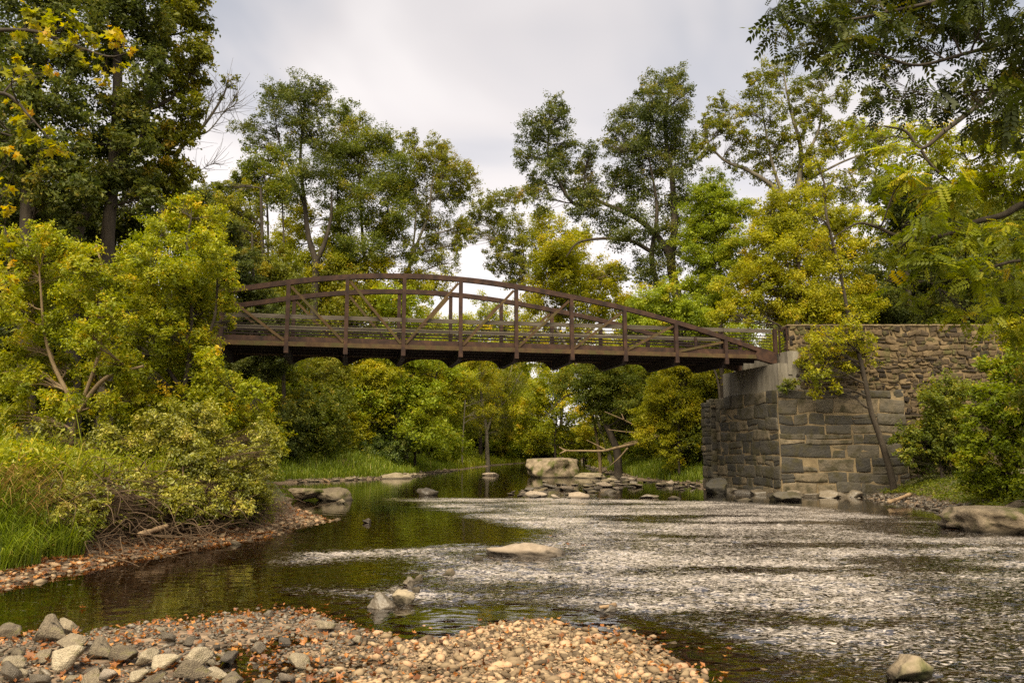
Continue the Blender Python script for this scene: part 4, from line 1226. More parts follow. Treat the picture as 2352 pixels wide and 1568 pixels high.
tree('slender_tree', 'slender thin-trunked tree with small leaf clumps just left of the forked tall tree', 'tree', 50,
     lb('550,410,24 583,374,32 626,368,34 606,407,38 642,400,32 566,440,26 616,457,28 590,480,20 545,450,18 640,440,26 575,410,26'),
     'mid', [([(612, 1000), (612, 700), (616, 560), (612, 450), (605, 380)], .14, .04), ([(652, 720), (652, 560), (645, 400)], .1, .03), ([(580, 720), (578, 560), (572, 430)], .1, .03)], leaf=.14, lai=1.9, seed=4, core=0.2)
tree('autumn_tree', 'brownish yellow tree behind the left end of the bridge, below the slender tree', 'tree', 44,
     lb('527,480,34 560,500,36 585,560,40 560,590,45 620,600,40 540,540,36 600,640,40 650,620,36 580,690,40 640,700,40 680,660,34 520,430,22'),
     'olive', None, leaf=.12, lai=2.6, seed=5)
tree('young_tree', 'yellow-green leafy tree filling the space under the forked trunk', 'tree', 66,
     lb('690,500,38 660,560,45 740,600,50 800,620,46 880,640,46 700,650,50 950,650,40 620,640,40 770,560,34 830,680,46 1000,660,30 760,700,50 900,700,46 660,720,46'),
     'yellow', None, leaf=.17, lai=2.6, seed=6)
tree('ivy_tree', 'dark tree smothered in ivy just behind the left end of the bridge', 'tree', 36,
     lb('530,560,36 555,590,34 520,520,32 540,625,42 575,660,36 600,705,40 560,720,46 510,600,36 590,760,40 540,780,46 640,740,34 600,830,44 545,850,50 640,800,36 670,790,30'),
     'dark', None, leaf=.10, lai=3.2, seed=7)
tree('far_pine', 'far dull green tree top just left of the slender tree', 'tree', 72, lb('470,455,30 500,445,26 440,450,26 520,480,30 455,500,40 500,520,40'), 'dark', None, leaf=.18, lai=2.4, seed=8)

# ---- trees behind the bridge, right of the gap
tree('tulip_tree', 'tallest dark green tree with a heavy dark trunk right of the gap of sky', 'tree', 50,
     lb('1275,240,24 1251,277,36 1283,277,30 1219,313,32 1259,325,38 1308,329,24 1207,365,30 1259,377,34 1295,369,28 1227,421,26 1356,345,22 1348,377,28 1356,426,42 1316,418,30 1368,474,42 1324,474,28 1243,458,32 '
        '1561,182,28 1513,190,32 1529,224,44 1473,214,18 1577,216,20 1460,264,40 1505,277,48 1561,272,32 1412,297,24 1428,321,38 1497,337,52 1565,337,42 1396,337,20 1456,377,48 1537,393,50 1585,369,26 1420,418,42 1468,434,42 1573,450,38 1436,490,38 1537,486,40 1497,546,46 1549,570,44 1436,546,34 1468,619,36 1520,620,36 1400,520,26 1490,240,30'),
     'dark', [([(1568, 1010), (1567, 780), (1561, 707), (1541, 607), (1549, 530), (1545, 425), (1529, 305), (1537, 200)], .55, .08), ([(1555, 730), (1513, 659), (1497, 590), (1509, 480), (1490, 360)], .30, .06),
              ([(1545, 600), (1509, 542), (1456, 498), (1384, 466), (1340, 440)], .26, .08), ([(1350, 470), (1316, 466), (1283, 418), (1259, 361), (1264, 260)], .16, .04), ([(1500, 580), (1436, 550), (1336, 554), (1300, 590)], .16, .04)],
     leaf=.125, lai=1.65, seed=11, core=.25, flat=.75)
tree('sycamore_tree', 'pale leaning tree reaching left into the gap of sky above the bridge', 'tree', 78,
     lb('1114,466,28 1163,458,32 1199,450,24 1074,514,28 1126,506,38 1171,526,42 1058,546,18 1175,579,36 1146,599,28 1203,607,36 1223,546,36 1134,619,16 1187,640,28 1095,490,20 1150,560,20 1090,540,18'),
     'olive', [([(1395, 1030), (1330, 850), (1262, 730), (1227, 660), (1207, 623), (1183, 591), (1146, 545), (1110, 500)], .2, .03), ([(1207, 623), (1195, 540), (1170, 460)], .1, .03)], bark='bark_pale', leaf=.18, lai=1.6, seed=12, core=0.2, sub=(24, 34), subr=(.12, .26))
tree('maple_tree', 'yellow-green tree in the middle distance between the pale leaning tree and the tallest tree', 'tree', 62,
     lb('1259,526,38 1275,570,46 1316,587,42 1283,619,46 1348,619,38 1243,650,42 1316,660,46 1380,647,38 1416,627,28 1396,687,38 1436,707,36 1340,540,24 1250,600,36 1290,700,40 1350,710,40 1220,690,30'),
     'yellow', [([(1375, 1030), (1350, 900), (1315, 760), (1285, 600)], .15, .05)], bark='bark_tan', leaf=.16, lai=2.3, seed=13, spread=3)
tree('roadside_bush', 'mid green bush behind the bridge at the foot of the tallest tree', 'bush', 43,
     lb('1497,690,38 1537,670,30 1477,720,38 1529,728,40 1577,728,38 1450,740,36 1500,760,40 1560,760,40 1600,740,36'), 'bright', [([(1655, 1000), (1645, 860), (1580, 760), (1520, 700)], .10, .03)], leaf=.11, lai=2.8, seed=14)
tree('locust_tree', 'bright light green drooping tree right of the tallest dark trunk', 'tree', 46,
     lb('1618,450,34 1638,428,30 1606,506,42 1646,498,42 1597,546,38 1638,566,48 1606,619,42 1650,627,46 1618,675,42 1658,700,40 1700,480,34 1690,560,40 1620,720,36 1660,440,24 1710,620,34 1590,580,24 1590,660,24'),
     'bright', [([(1660, 1000), (1655, 760), (1640, 600), (1650, 480)], .2, .06), ([(1650, 560), (1680, 500), (1700, 470)], .08, .03)], leaf=.10, lai=3.0, seed=15, droop=.8, flat=.7)
tree('sycamore_tree', 'tall sparse tree with pale spreading limbs against the sky at upper right', 'tree', 45,
     lb('1651,244,26 1621,280,24 1691,267,28 1730,180,18 1760,168,30 1799,155,26 1809,208,38 1740,222,30 1770,267,34 1641,316,34 1607,346,20 1700,316,30 1740,346,32 1691,376,26 1829,306,34 1790,336,32 1888,247,32 1878,188,28 1913,150,26 1938,217,28 1997,232,26 1780,395,36 1839,395,36 1850,260,28 1660,280,20 1720,260,18 1900,310,34 1960,290,30 1870,360,34 1930,340,34 1990,380,34 1950,430,34 2010,310,30 1900,425,34 2040,420,34 2050,350,28'),
     'olive', [([(1835, 1000), (1835, 700), (1822, 520), (1804, 470), (1770, 425), (1715, 390), (1666, 370), (1625, 330)], .3, .05), ([(1820, 520), (1835, 420), (1839, 341), (1815, 250), (1800, 170)], .22, .04), ([(1836, 380), (1880, 300), (1890, 200)], .12, .03), ([(1804, 470), (1770, 360), (1745, 220)], .12, .03), ([(1838, 420), (1880, 400), (1940, 370), (2000, 350), (2045, 345)], .10, .03), ([(1832, 500), (1890, 460), (1960, 425), (2035, 420)], .10, .03), ([(1885, 310), (1930, 290), (1990, 240)], .06, .02)],
     bark='bark_pale', leaf=.13, lai=1.6, seed=16, core=0.2, sub=(24, 34), subr=(.12, .26))
tree('hickory_tree', 'large golden yellow-green tree above the end of the bridge and the wall', 'tree', 41,
     lb('1770,484,46 1839,470,44 1799,534,54 1878,524,48 1938,500,36 1770,583,48 1839,593,54 1913,583,48 1967,573,34 1750,652,42 1814,657,52 1888,667,52 1957,652,38 1691,657,34 1715,707,40 1790,717,44 1864,717,42 1977,707,36 1660,720,30 1920,720,36 1740,540,30 1720,610,30'),
     'yellow', [([(1850, 1000), (1845, 740), (1835, 620), (1830, 500)], .22, .06), ([(1840, 650), (1790, 580), (1770, 500)], .1, .03), ([(1840, 640), (1900, 580), (1930, 510)], .1, .03)], leaf=.11, lai=2.8, seed=17)
tree('wall_tree', 'thin tree leaning left in front of the rubble wall with yellow leaves over the masonry', 'tree', 31.6,
     lb('1870,800,30 1900,780,32 1950,800,34 1990,812,26 1880,850,28 1930,840,28 1870,900,18 1920,892,16 1850,820,20 1940,760,30 1960,725,24 1900,640,34 1880,580,34 1930,600,30 1860,500,30 1890,450,26 1869,385,24 1985,775,20 1905,815,24'),
     'yellow', [([(2049, 1100), (2029, 1027), (2016, 989), (2001, 946), (1988, 880), (1972, 810), (1954, 750), (1928, 618), (1898, 494), (1893, 420), (1869, 370)], .15, .03)],
     bark='bark', leaf=.10, lai=1.25, seed=18, spread=.8, sag=.0, core=.15)

# ---- overhanging walnut at upper right and its neighbours
tree('walnut_tree', 'big walnut tree overhanging from the right edge with long dark arching limbs and yellow-green leaves', 'tree', 17,
     lb('2100,300,44 2010,330,40 1965,305,26 2180,330,52 2260,330,54 2340,300,54 2080,400,44 2180,430,52 2280,420,54 2030,440,36 2120,500,44 2220,550,46 2320,550,46 2060,575,36 2140,610,40 2240,640,44 2330,640,44 2200,705,28 2000,490,30 2350,430,50 2160,370,40 2240,380,40 2060,350,30 2130,450,30 2400,350,50 2400,560,50 2310,700,36 2090,660,26 2270,740,24 2345,745,40 2460,120,60 2480,330,60 2540,500,60 2600,200,70 2640,400,70 2560,30,70 2480,650,50 2620,620,60 2700,300,60 2440,760,40'),
     'canopy', [([(2560, 1130), (2555, 900), (2530, 600), (2500, 350), (2480, 100), (2470, -150)], .30, .15), ([(2520, 240), (2430, 195), (2352, 188), (2313, 198), (2234, 252), (2175, 297), (2116, 341), (2081, 302), (2032, 290)], .11, .02),
                ([(2116, 345), (2140, 380), (2185, 420), (2234, 465)], .035, .015), ([(2535, 520), (2440, 465), (2352, 470), (2304, 494), (2244, 509), (2155, 544), (2071, 544), (2007, 519), (1967, 514), (1913, 546)], .11, .012),
                ([(2520, 420), (2400, 400), (2330, 330), (2230, 370)], .07, .02), ([(2540, 620), (2440, 600), (2330, 600), (2230, 630), (2140, 650)], .07, .012)],
     leaf=.30, lai=.62, kind='compound', seed=21, spread=1.6, droop=.9, sub=(12, 18), subr=(.22, .4), tw=.006, up=.9, fill=.25)
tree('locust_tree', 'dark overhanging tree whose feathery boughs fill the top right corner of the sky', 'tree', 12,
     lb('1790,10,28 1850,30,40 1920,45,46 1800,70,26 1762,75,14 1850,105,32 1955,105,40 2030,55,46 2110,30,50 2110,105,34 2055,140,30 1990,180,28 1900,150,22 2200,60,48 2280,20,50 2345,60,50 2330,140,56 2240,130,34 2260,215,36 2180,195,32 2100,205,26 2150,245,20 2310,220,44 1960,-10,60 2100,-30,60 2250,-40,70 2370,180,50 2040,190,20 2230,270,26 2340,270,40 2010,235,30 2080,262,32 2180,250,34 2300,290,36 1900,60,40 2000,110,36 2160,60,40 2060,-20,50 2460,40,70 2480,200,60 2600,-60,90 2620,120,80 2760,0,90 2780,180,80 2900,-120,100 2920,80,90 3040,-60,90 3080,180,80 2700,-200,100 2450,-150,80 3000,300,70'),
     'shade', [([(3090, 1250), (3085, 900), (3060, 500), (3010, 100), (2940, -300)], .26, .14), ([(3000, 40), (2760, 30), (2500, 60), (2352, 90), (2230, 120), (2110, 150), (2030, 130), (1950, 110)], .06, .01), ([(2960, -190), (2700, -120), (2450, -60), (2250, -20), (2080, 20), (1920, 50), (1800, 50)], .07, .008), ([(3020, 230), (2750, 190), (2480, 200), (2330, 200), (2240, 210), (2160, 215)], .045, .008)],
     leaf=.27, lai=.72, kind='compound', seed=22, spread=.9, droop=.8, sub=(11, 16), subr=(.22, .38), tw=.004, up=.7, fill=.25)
for i, (x, w, sd) in enumerate([(2080, 40, 0), (2210, 50, 1), (2330, 46, 2)]):
    rr_ = np.random.default_rng(60 + i)
    L_ = [(x + rr_.normal(0, 50), rr_.uniform(430, 735), rr_.uniform(30, 48)) for k in range(22)]
    tree('woodland_tree', ['dark shady tree behind the rubble wall, nearest the golden tree', 'dark shady tree behind the middle of the rubble wall', 'dark shady tree behind the right end of the rubble wall'][i], 'tree', 44 + 2 * i, L_,
         'dark', [([(x, 1000), (x + 8, 700), (x - 10, 520), (x, 400)], .24, .08)], leaf=.13, lai=2.6, seed=23 + i)

# ---- right bank bushes below the wall
tree('bank_bush', 'shady bush against the foot of the rubble wall right of the thin leaning tree', 'bush', 30.2,
     lb('2175,896,32 2144,921,32 2175,935,32 2138,971,26 2097,1002,28 2063,1005,18 2144,1002,32 2169,983,32 2113,1042,34 2160,1042,34 2200,960,30 2210,1010,30 2085,1040,24 2190,1060,30 2200,900,26'),
     'mid', None, leaf=.10, lai=2.4, seed=31)
tree('bank_bush', 'big bright-leaved bush hanging over the water at the right edge', 'bush', 23.5,
     lb('2337,827,30 2300,849,32 2262,837,18 2325,887,34 2253,896,26 2293,921,38 2269,952,32 2337,949,38 2237,1014,28 2269,1008,34 2309,996,38 2337,1027,38 2222,1058,28 2262,1073,36 2309,1083,38 2222,1105,24 2269,1118,30 2315,1125,32 2352,1120,36 2380,880,40 2390,960,40 2390,1050,40 2230,960,24 2360,800,30'),
     'bright', None, leaf=.105, lai=2.2, seed=32, up=.8)
tree('bank_bush', 'yellow-tinged spray of leaves over the far right end of the wall', 'bush', 27, lb('2330,745,26 2352,775,30 2310,770,20 2380,740,30 2340,800,26'), 'yellow', None, leaf=.11, lai=2.0, seed=33)
tree('wall_fern', 'small green plant sprouting from the ledge between concrete seat and wall', 'plant', 32.35, lb('1810,885,12 1795,893,9 1828,880,9'), 'mid', [([(1812, 897), (1812, 880)], .01, .005)], leaf=.06, lai=2.2, seed=34, ground=False)

for i, (x, y, s_, lab) in enumerate([(13.6, 11.5, 1.1, 'shrub on the right bank nearest the viewer'), (14.4, 14.8, 1.4, 'shrub on the right bank between two overhanging trees'), (15.2, 19.5, 1.5, 'shrub on the right bank behind the big slab boulder')]):
    rr_ = np.random.default_rng(260 + i); g_ = gz(x, y)
    L_ = []
    for k in range(12):
        yy = y + rr_.normal(0, .5); xx = x + rr_.normal(0, .6); zz = g_ + rr_.uniform(.3, 1.9) * s_
        d = np.array((xx, yy, zz - H)); f = d[1] * CP + d[2] * SP
        L_.append((1176 + FPX * d[0] / f, 784 - FPX * (-d[1] * SP + d[2] * CP) / f, .5 * s_ * FPX / f, yy - y))
    tree('bank_bush', lab, 'bush', y, L_, ['mid', 'bright', 'mid'][i], None, leaf=.09, lai=1.8, seed=270 + i)

# ---- beneath the bridge, far banks
tree('shore_shrub', 'leafy blue-green shrub at the left grassy shore, leftmost of the shrubs there', 'shrub', 60, lb('730,972,16 750,996,24 733,1023,28 765,1023,22 789,1035,13 745,1052,20 706,1035,16 720,1000,18 775,1045,14'), 'blue', None, leaf=.11, lai=2.6, seed=41)
tree('shore_shrub', 'grey-green vine mound leaning left in front of the second dark trunk', 'shrub', 62, lb('794,952,24 813,976,26 794,1006,28 818,1016,28 780,980,20 835,1000,22 840,1030,22 800,1040,22'), 'blue', None, leaf=.11, lai=2.8, seed=42)
tree('shore_shrub', 'pale green spreading shrub right of the vine mound on the left shore', 'shrub', 63, lb('867,981,24 899,962,18 879,1006,30 916,1001,26 867,1030,26 911,1035,26 940,1010,22 890,1050,20 945,985,20'), 'blue', None, leaf=.12, lai=2.4, seed=43)
tree('background_tree', 'bright yellow-green tree seen under the bridge between the two dark trunks', 'tree', 62, lb('843,864,30 818,889,30 891,901,28 830,920,26 870,860,28 800,870,26 900,870,26 850,940,24'), 'yellow', None, leaf=.15, lai=2.6, seed=44)
tree('background_tree', 'bright yellow-green leaning tree seen under the bridge right of the second trunk', 'tree', 64, lb('940,884,34 977,901,34 1013,876,34 1050,872,32 965,942,30 928,937,28 1000,930,30 1030,905,30 950,850,30 1060,900,20'), 'yellowgreen', [([(955, 1010), (965, 960), (985, 930), (1000, 870), (1010, 830)], .12, .05), ([(985, 930), (1020, 900)], .06, .03)], leaf=.15, lai=1.9, seed=45)
tree('background_tree', 'dark shaded tree under the left part of the bridge beside the first trunk', 'tree', 57, lb('647,850,38 733,864,38 660,913,34 745,918,38 769,900,34 684,962,30 700,880,36 640,960,30 780,850,30 670,1000,26'), 'olive', None, leaf=.14, lai=2.6, seed=46)
tree('willow_tree', 'thin grey multi-stemmed tree at the water edge far under the bridge centre', 'tree', 97,
     lb('1120,880,38 1080,920,34 1150,900,36 1095,970,26 1160,960,28 1185,870,34 1100,860,34 1060,870,24 1140,990,20'), 'olive',
     [([(1120, 1062), (1118, 1020), (1117, 985), (1108, 925), (1102, 850), (1100, 780)], .36, .07), ([(1119, 990), (1134, 945), (1150, 900), (1171, 860), (1185, 800)], .16, .05), ([(1134, 945), (1165, 915), (1200, 850)], .1, .03), ([(1112, 940), (1075, 900), (1060, 840)], .08, .03)], bark='bark_pale', leaf=.17, lai=.9, seed=47, core=0.0)
tree('background_tree', 'pale yellow-green tree far behind the middle of the bridge railing', 'tree', 105, lb('1120,720,34 1080,745,34 1160,745,34 1040,760,36 1120,780,38 1190,770,34 1000,770,34 1080,810,36 1150,820,38 1030,830,34 1210,820,34 1100,860,34 1180,870,30 980,730,28'), 'yellowgreen', None, leaf=.24, lai=2.2, seed=71, core=.5)
tree('background_tree', 'pale yellow-green tree far behind the bridge, right of the middle panel', 'tree', 100, lb('1230,740,34 1280,760,36 1330,770,34 1250,800,38 1310,820,38 1370,800,34 1210,780,30 1270,850,34 1340,860,30'), 'yellow', None, leaf=.23, lai=2.2, seed=72, core=.5)
tree('background_tree', 'palest yellow-green tree far up the stream at the vanishing bend', 'tree', 92, lb('1230,910,34 1290,900,38 1260,960,38 1300,1005,34 1220,1010,28 1330,950,36 1250,870,26 1340,1010,28 1200,960,30 1310,850,30'), 'yellowgreen', None, leaf=.22, lai=2.4, seed=48)
tree('background_tree', 'mid green tree with a leaning dark trunk behind the fallen log', 'tree', 60,
     lb('1350,880,38 1400,900,38 1430,860,36 1370,935,34 1450,930,38 1420,980,32 1480,880,36 1340,850,34 1390,850,36 1290,880,24 1470,960,34 1500,930,30'), 'mid',
     [([(1418, 1040), (1408, 1010), (1396, 985), (1378, 945), (1365, 900), (1370, 840)], .34, .12), ([(1368, 910), (1330, 902), (1294, 913), (1270, 937), (1247, 962)], .08, .02)], leaf=.14, lai=2.6, seed=49)
tree('shore_bush', 'yellowish bush crowding against the far side of the granite abutment', 'bush', 47, lb('1540,870,36 1590,880,34 1620,910,24 1560,930,38 1610,960,28 1520,960,34 1580,1000,32 1540,1020,28 1490,950,32 1510,900,34 1612,1020,18 1480,1000,26 1640,870,24 1600,850,30 1545,1050,22'), 'yellow', None, leaf=.11, lai=2.8, seed=50)

for i, (x, Y_, ln, lab) in enumerate([(985, 78, -14, 'thin pale sapling left of the grey multi-stemmed tree under the bridge'), (1062, 84, 10, 'thin pale sapling leaning right beside the grey multi-stemmed tree'), (1398, 82, 12, 'slim pale sapling on the far right bank behind the fallen tree'), (1445, 74, -16, 'slim sapling leaning left above the fallen tree')]):
    rr_ = np.random.default_rng(160 + i)
    tree('sapling', lab, 'tree', Y_, [(x + ln * 2 + rr_.normal(0, 30), rr_.uniform(790, 960), rr_.uniform(14, 26)) for k in range(13)], ['yellowgreen', 'yellow', 'yellowgreen', 'bright'][i],
         [([(x, 1040), (x + ln * .4, 960), (x + ln, 880), (x + ln * 2, 790)], .10, .03)], bark='bark_pale', leaf=.16, lai=1.3, seed=170 + i, core=.2)

# fallen tree over the right shore
ft = empty('fallen_tree', atY(1450, 1045, 52), 'bare fallen tree with forked brown limbs reaching left over the water beyond the bridge', 'fallen tree')
def limb(nm, pts, r0, r1, Y=52):
    mb = MB(); cp = curve_pts([atY(p[0], p[1], Y + (p[2] if len(p) > 2 else 0)) for p in pts], 5)
    mb.tube(cp, np.linspace(r0, r1, len(cp)), 7)
    return link(nm, mb.mesh(nm, M['bark_tan'], smooth=True), ft)
limb('trunk', [(1510, 1000, 1.5), (1472, 1015), (1438, 1023), (1408, 1030), (1384, 1035), (1335, 1035), (1301, 1034), (1284, 1026)], .135, .04)
for pl in ([(1520, 1000, 1.2), (1491, 1008), (1457, 1013), (1433, 1018)], [(1391, 1033), (1375, 1024), (1347, 1010)], [(1500, 1000, 1), (1479, 995), (1433, 991), (1396, 986)], [(1442, 1028), (1423, 1050), (1401, 1069)], [(1470, 985), (1462, 979), (1433, 964), (1389, 945)], [(1462, 1012), (1478, 990), (1482, 975)], [(1433, 964), (1428, 950)], [(1301, 1034), (1284, 1042)]):
    limb('branch', pl, .07, .02)

# ---- left bank, near
tree('oak_tree', 'tall olive-green tree at upper left whose ragged edge borders the sky', 'tree', 25,
     lb('430,30,46 455,115,36 425,180,46 440,250,32 400,320,46 420,390,34 465,60,24 468,185,14 380,100,46 370,250,44 400,10,46 450,-30,46 380,-50,60 360,400,40 390,440,30 445,300,18 360,330,40 476,130,12'),
     'olive', [([(170, 1000), (172, 560), (240, 430), (300, 320), (334, 255), (349, 195), (367, 160), (385, 60), (395, -60)], .26, .08), ([(334, 255), (380, 235), (420, 200)], .07, .03), ([(300, 320), (360, 340), (400, 380)], .07, .02)], leaf=.12, lai=3.0, seed=51, sub=(24, 36), subr=(.14, .30))
tree('maple_tree', 'deep green vine-hung tree in the middle of the upper left wood', 'tree', 23,
     lb('340,60,54 340,160,50 310,260,50 300,340,44 250,40,56 250,130,56 250,240,54 230,330,46 260,420,36 320,420,34 200,-20,60 310,-30,60 330,460,30 210,450,36'),
     'dark', [([(240, 1000), (245, 600), (260, 400), (270, 200), (265, 0)], .28, .12), ([(260, 420), (320, 330), (330, 200)], .1, .03)], leaf=.12, lai=3.2, seed=52)
tree('maple_tree', 'dark green tree at the far left edge behind the golden leaves', 'tree', 21.5,
     lb('150,30,56 60,40,60 150,140,56 60,140,60 160,250,56 60,250,60 150,350,52 60,350,56 190,430,44 100,430,48 20,440,48 10,540,50 90,510,40 160,500,36 -30,300,60 -30,100,60 100,-40,60'),
     'dark', [([(60, 1000), (62, 560), (70, 300), (90, 50)], .3, .12)], leaf=.12, lai=3.0, seed=53)
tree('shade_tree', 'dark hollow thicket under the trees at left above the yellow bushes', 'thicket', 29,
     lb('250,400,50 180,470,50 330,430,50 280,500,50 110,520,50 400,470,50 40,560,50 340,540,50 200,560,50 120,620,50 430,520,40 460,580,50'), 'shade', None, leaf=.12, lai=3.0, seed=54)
tree('sycamore_tree', 'sycamore reaching in from the left edge with large golden leaves', 'tree', 13,
     lb('62,285,30 105,325,28 40,240,22 135,345,18 20,345,20 92,380,12 15,430,14 18,480,16 20,555,18 18,660,20 25,610,14 150,60,36 210,85,28 270,95,26 180,125,26 300,120,14 130,100,34 230,150,20 60,60,40 40,150,30 100,170,24 280,160,12 240,190,14'),
     'gold', [([(-260, 1250), (-250, 800), (-230, 300), (-200, -100)], .2, .12), ([(-230, 330), (-100, 230), (10, 215), (70, 270), (120, 325)], .05, .008), ([(-225, 200), (-100, 90), (60, 70), (170, 105), (250, 130), (300, 120)], .05, .008), ([(-240, 560), (-100, 500), (10, 520)], .04, .008)],
     leaf=.13, lai=.75, kind='lobed', seed=55, spread=.8, tw=.005, sub=(7, 10))
tree('bare_tree', 'half bare grey tree leaning into the sky at upper left, leaf tuft at tip', 'tree', 27,
     lb('518,185,15 535,200,12 508,222,10 545,180,9 540,225,7'),
     'olive', [([(340, 1000), (350, 600), (392, 420), (409, 349), (450, 311), (487, 262), (514, 217), (526, 180)], .14, .02), ([(450, 311), (480, 300), (520, 250), (545, 215)], .035, .008), ([(409, 349), (430, 290), (440, 240), (470, 225)], .04, .008), ([(470, 285), (480, 240), (500, 200)], .03, .008), ([(400, 400), (440, 400), (480, 380), (495, 372)], .02, .006), ([(487, 262), (515, 255), (548, 235)], .025, .006)],
     bark='bark_pale', leaf=.11, lai=.8, seed=56, fine=150, core=0.0, tw=.006)
tree('spice_bush', 'large glowing yellow-green bush covering the left end of the bridge', 'bush', 20,
     lb('470,505,38 420,480,34 440,560,46 370,540,46 500,600,38 505,650,36 450,640,48 380,630,50 320,580,40 470,720,44 400,720,55 330,700,48 460,800,46 390,810,52 490,830,30 330,800,48 430,880,48 495,900,38 360,880,48 540,900,32 580,895,26 618,900,16 560,960,32 500,960,38 600,950,26 290,640,36 520,690,20 530,740,14 300,760,40 525,640,16 420,640,40 360,750,44 450,860,40 300,860,40 480,850,36 350,930,40 430,930,40 270,800,36 480,560,34 500,700,34'),
     'yellowgreen', [([(380, 1120), (400, 980), (430, 850), (440, 700), (430, 560), (440, 500)], .09, .02), ([(420, 900), (350, 780), (345, 640), (370, 540)], .06, .02), ([(430, 850), (490, 740), (500, 620)], .06, .02), ([(400, 980), (500, 930), (580, 900)], .05, .015)],
     bark='bark', leaf=.072, lai=2.3, seed=57, spread=1.5, tw=.008)
tree('spice_bush', 'olive-green bush at the left edge left of the glowing bush', 'bush', 18.0,
     lb('60,560,44 130,560,46 200,600,42 100,640,48 30,620,48 180,680,48 260,640,42 60,700,48 120,750,44 250,720,38 200,785,40 60,800,40 130,850,40 220,860,40 60,880,46 280,840,40 300,920,36 150,930,40 40,950,40 -20,700,50 -20,850,50 250,930,36'),
     'yellowgreen', [([(150, 1080), (180, 950), (230, 800), (240, 650), (220, 560)], .07, .02), ([(170, 960), (240, 870), (330, 840)], .07, .03), ([(180, 950), (110, 800), (90, 620)], .06, .02)],
     bark='bark_tan', leaf=.072, lai=2.5, seed=58, spread=1.3, tw=.007)
tree('bramble_bush', 'low mound of small-leaved vines draping to the water at the tip of the left bank', 'bush', 17.6,
     lb('400,960,40 470,960,40 350,1000,40 420,1030,44 500,1020,40 540,1070,38 470,1095,38 560,1120,30 400,1090,34 585,1050,26 340,1070,30 600,1000,30 635,1030,20 620,1060,18 530,1130,24 450,1130,22 300,1030,30 260,1080,30 210,1060,30 300,1120,26 250,1010,36 160,1030,30 370,1130,26 100,1000,30 330,1150,24 420,1155,26 500,1160,26 560,1165,22 260,1130,24 380,1080,34 460,1060,34 300,1075,30 220,1100,24 590,1120,22 430,1180,18 520,1190,16'),
     'vine', None, bark='twig', leaf=.062, lai=2.0, seed=59, spread=1.0, tw=.006)
tree('bramble_bush', 'yellow-brown shrub trailing over the grass at the right edge of the left bank', 'bush', 23, lb('560,985,26 590,960,22 610,990,22 640,1020,18 580,1020,22 655,1035,10 550,940,20'), 'yellow', None, leaf=.075, lai=2.2, seed=60)

def shore_px(px): return float(np.interp(px, [0, 370, 520, 620, 760], [11.1, 14.8, 16.5, 18.2, 22.2]))
dr = []
rd = np.random.default_rng(88)
for k in range(84):
    px = rd.uniform(120, 620); yy = shore_px(px) + rd.uniform(.6, 1.8)
    zt = rd.uniform(.45, 1.35)
    py = 784 + FPX * math.tan(math.atan((H - zt) / yy) + PITCH)
    dr.append((px, py, rd.uniform(17, 30), yy - 15.5))
tree('bramble_bush', 'trailing vines drooping over the roots of the undercut left bank', 'bush', 15.5, dr, 'vine', [([(420, 1110, .9), (420, 1070, 1.2)], .02, .01)], bark='twig', leaf=.055, lai=1.5, seed=61, tw=.005, core=.4)
dr = []
for k in range(24):
    px = rd.uniform(-20, 330); yy = shore_px(px) + rd.uniform(2.0, 5.5)
    zt = 1.15 + rd.uniform(.1, .55)
    py = 784 + FPX * math.tan(math.atan((H - zt) / yy) + PITCH)
    dr.append((px, py, rd.uniform(22, 40), yy - 15.5))
tree('weed_clump', 'bright yellow-green goldenrod-like weeds on top of the left bank, above the grass tuft', 'plant', 15.5, dr, 'yellowgreen', [([(150, 1080, 0), (150, 1030, 0)], .015, .008)], bark='twig', leaf=.075, lai=1.3, seed=62, tw=.004, width=.34, core=.2)

# ---- woodland that fills the slopes behind: individual trees from four shared models
MODELS = []
for k in range(5):
    r = np.random.default_rng(900 + k)
    Ht = 15.0
    Lb = []
    for q in range(26):
        z = Ht * (.10 + .88 * r.random())
        rr0 = 3.6 * math.sin(min(1, (z / Ht) * 1.0) * PI * .86 + .25) * r.uniform(.2, 1)
        th = r.uniform(0, 6.28); rad = r.uniform(1.1, 1.9)
        Lb.append((rr0 * math.cos(th), rr0 * math.sin(th), z, rad, rad, rad * .8))
    Lb = np.array(Lb)
    lf = .20
    nl = (4.2 * PI * Lb[:, 3] * Lb[:, 5] / (lf * lf * .5)).astype(int)
    P, O, T, subs = crown_points(Lb, nl, r)
    V, Q, t = leaves_from(P, lf, r, out=O, tint=T)
    mt = ['dark', 'mid', 'olive', 'yellow', 'bright'][k]
    cr = mesh_np('crown', V, Q, mat=M[mt], tint=t)
    cp = curve_pts([(0, 0, -.6), (.2, .1, Ht * .3), (-.1, .2, Ht * .6), (.1, 0, Ht * .92)], 5)
    mb = MB(); rad = np.linspace(.26, .05, len(cp)); mb.tube(cp, rad, 7, cap=False)
    trk = mb.mesh('trunk', M['bark'], smooth=True)
    mb = MB(); grow_branches(mb, [(cp, rad)], subs, r, twig=False); brm = mb.mesh('branches', M['bark'], smooth=True)
    MODELS.append((trk, brm, cr))
KN = ['dark green', 'mid green', 'olive brown', 'golden yellow', 'light green']


def wood(x, y, s, k, side, rot=None):
    e = empty('woodland_tree', (x, y, gz(x, y)), '%s woodland tree deep among others on the %s' % (KN[k], side), 'tree', '%s trees of the wood on the %s' % (KN[k], side))
    for nm, me_ in zip(('trunk', 'branches', 'crown'), MODELS[k]):
        o = bpy.data.objects.new(nm, me_); col.objects.link(o); o.parent = e
    e.rotation_euler = (0, 0, rr.uniform(0, 6.28) if rot is None else rot)
    e.scale = (s, s, s * rr.uniform(.9, 1.15))


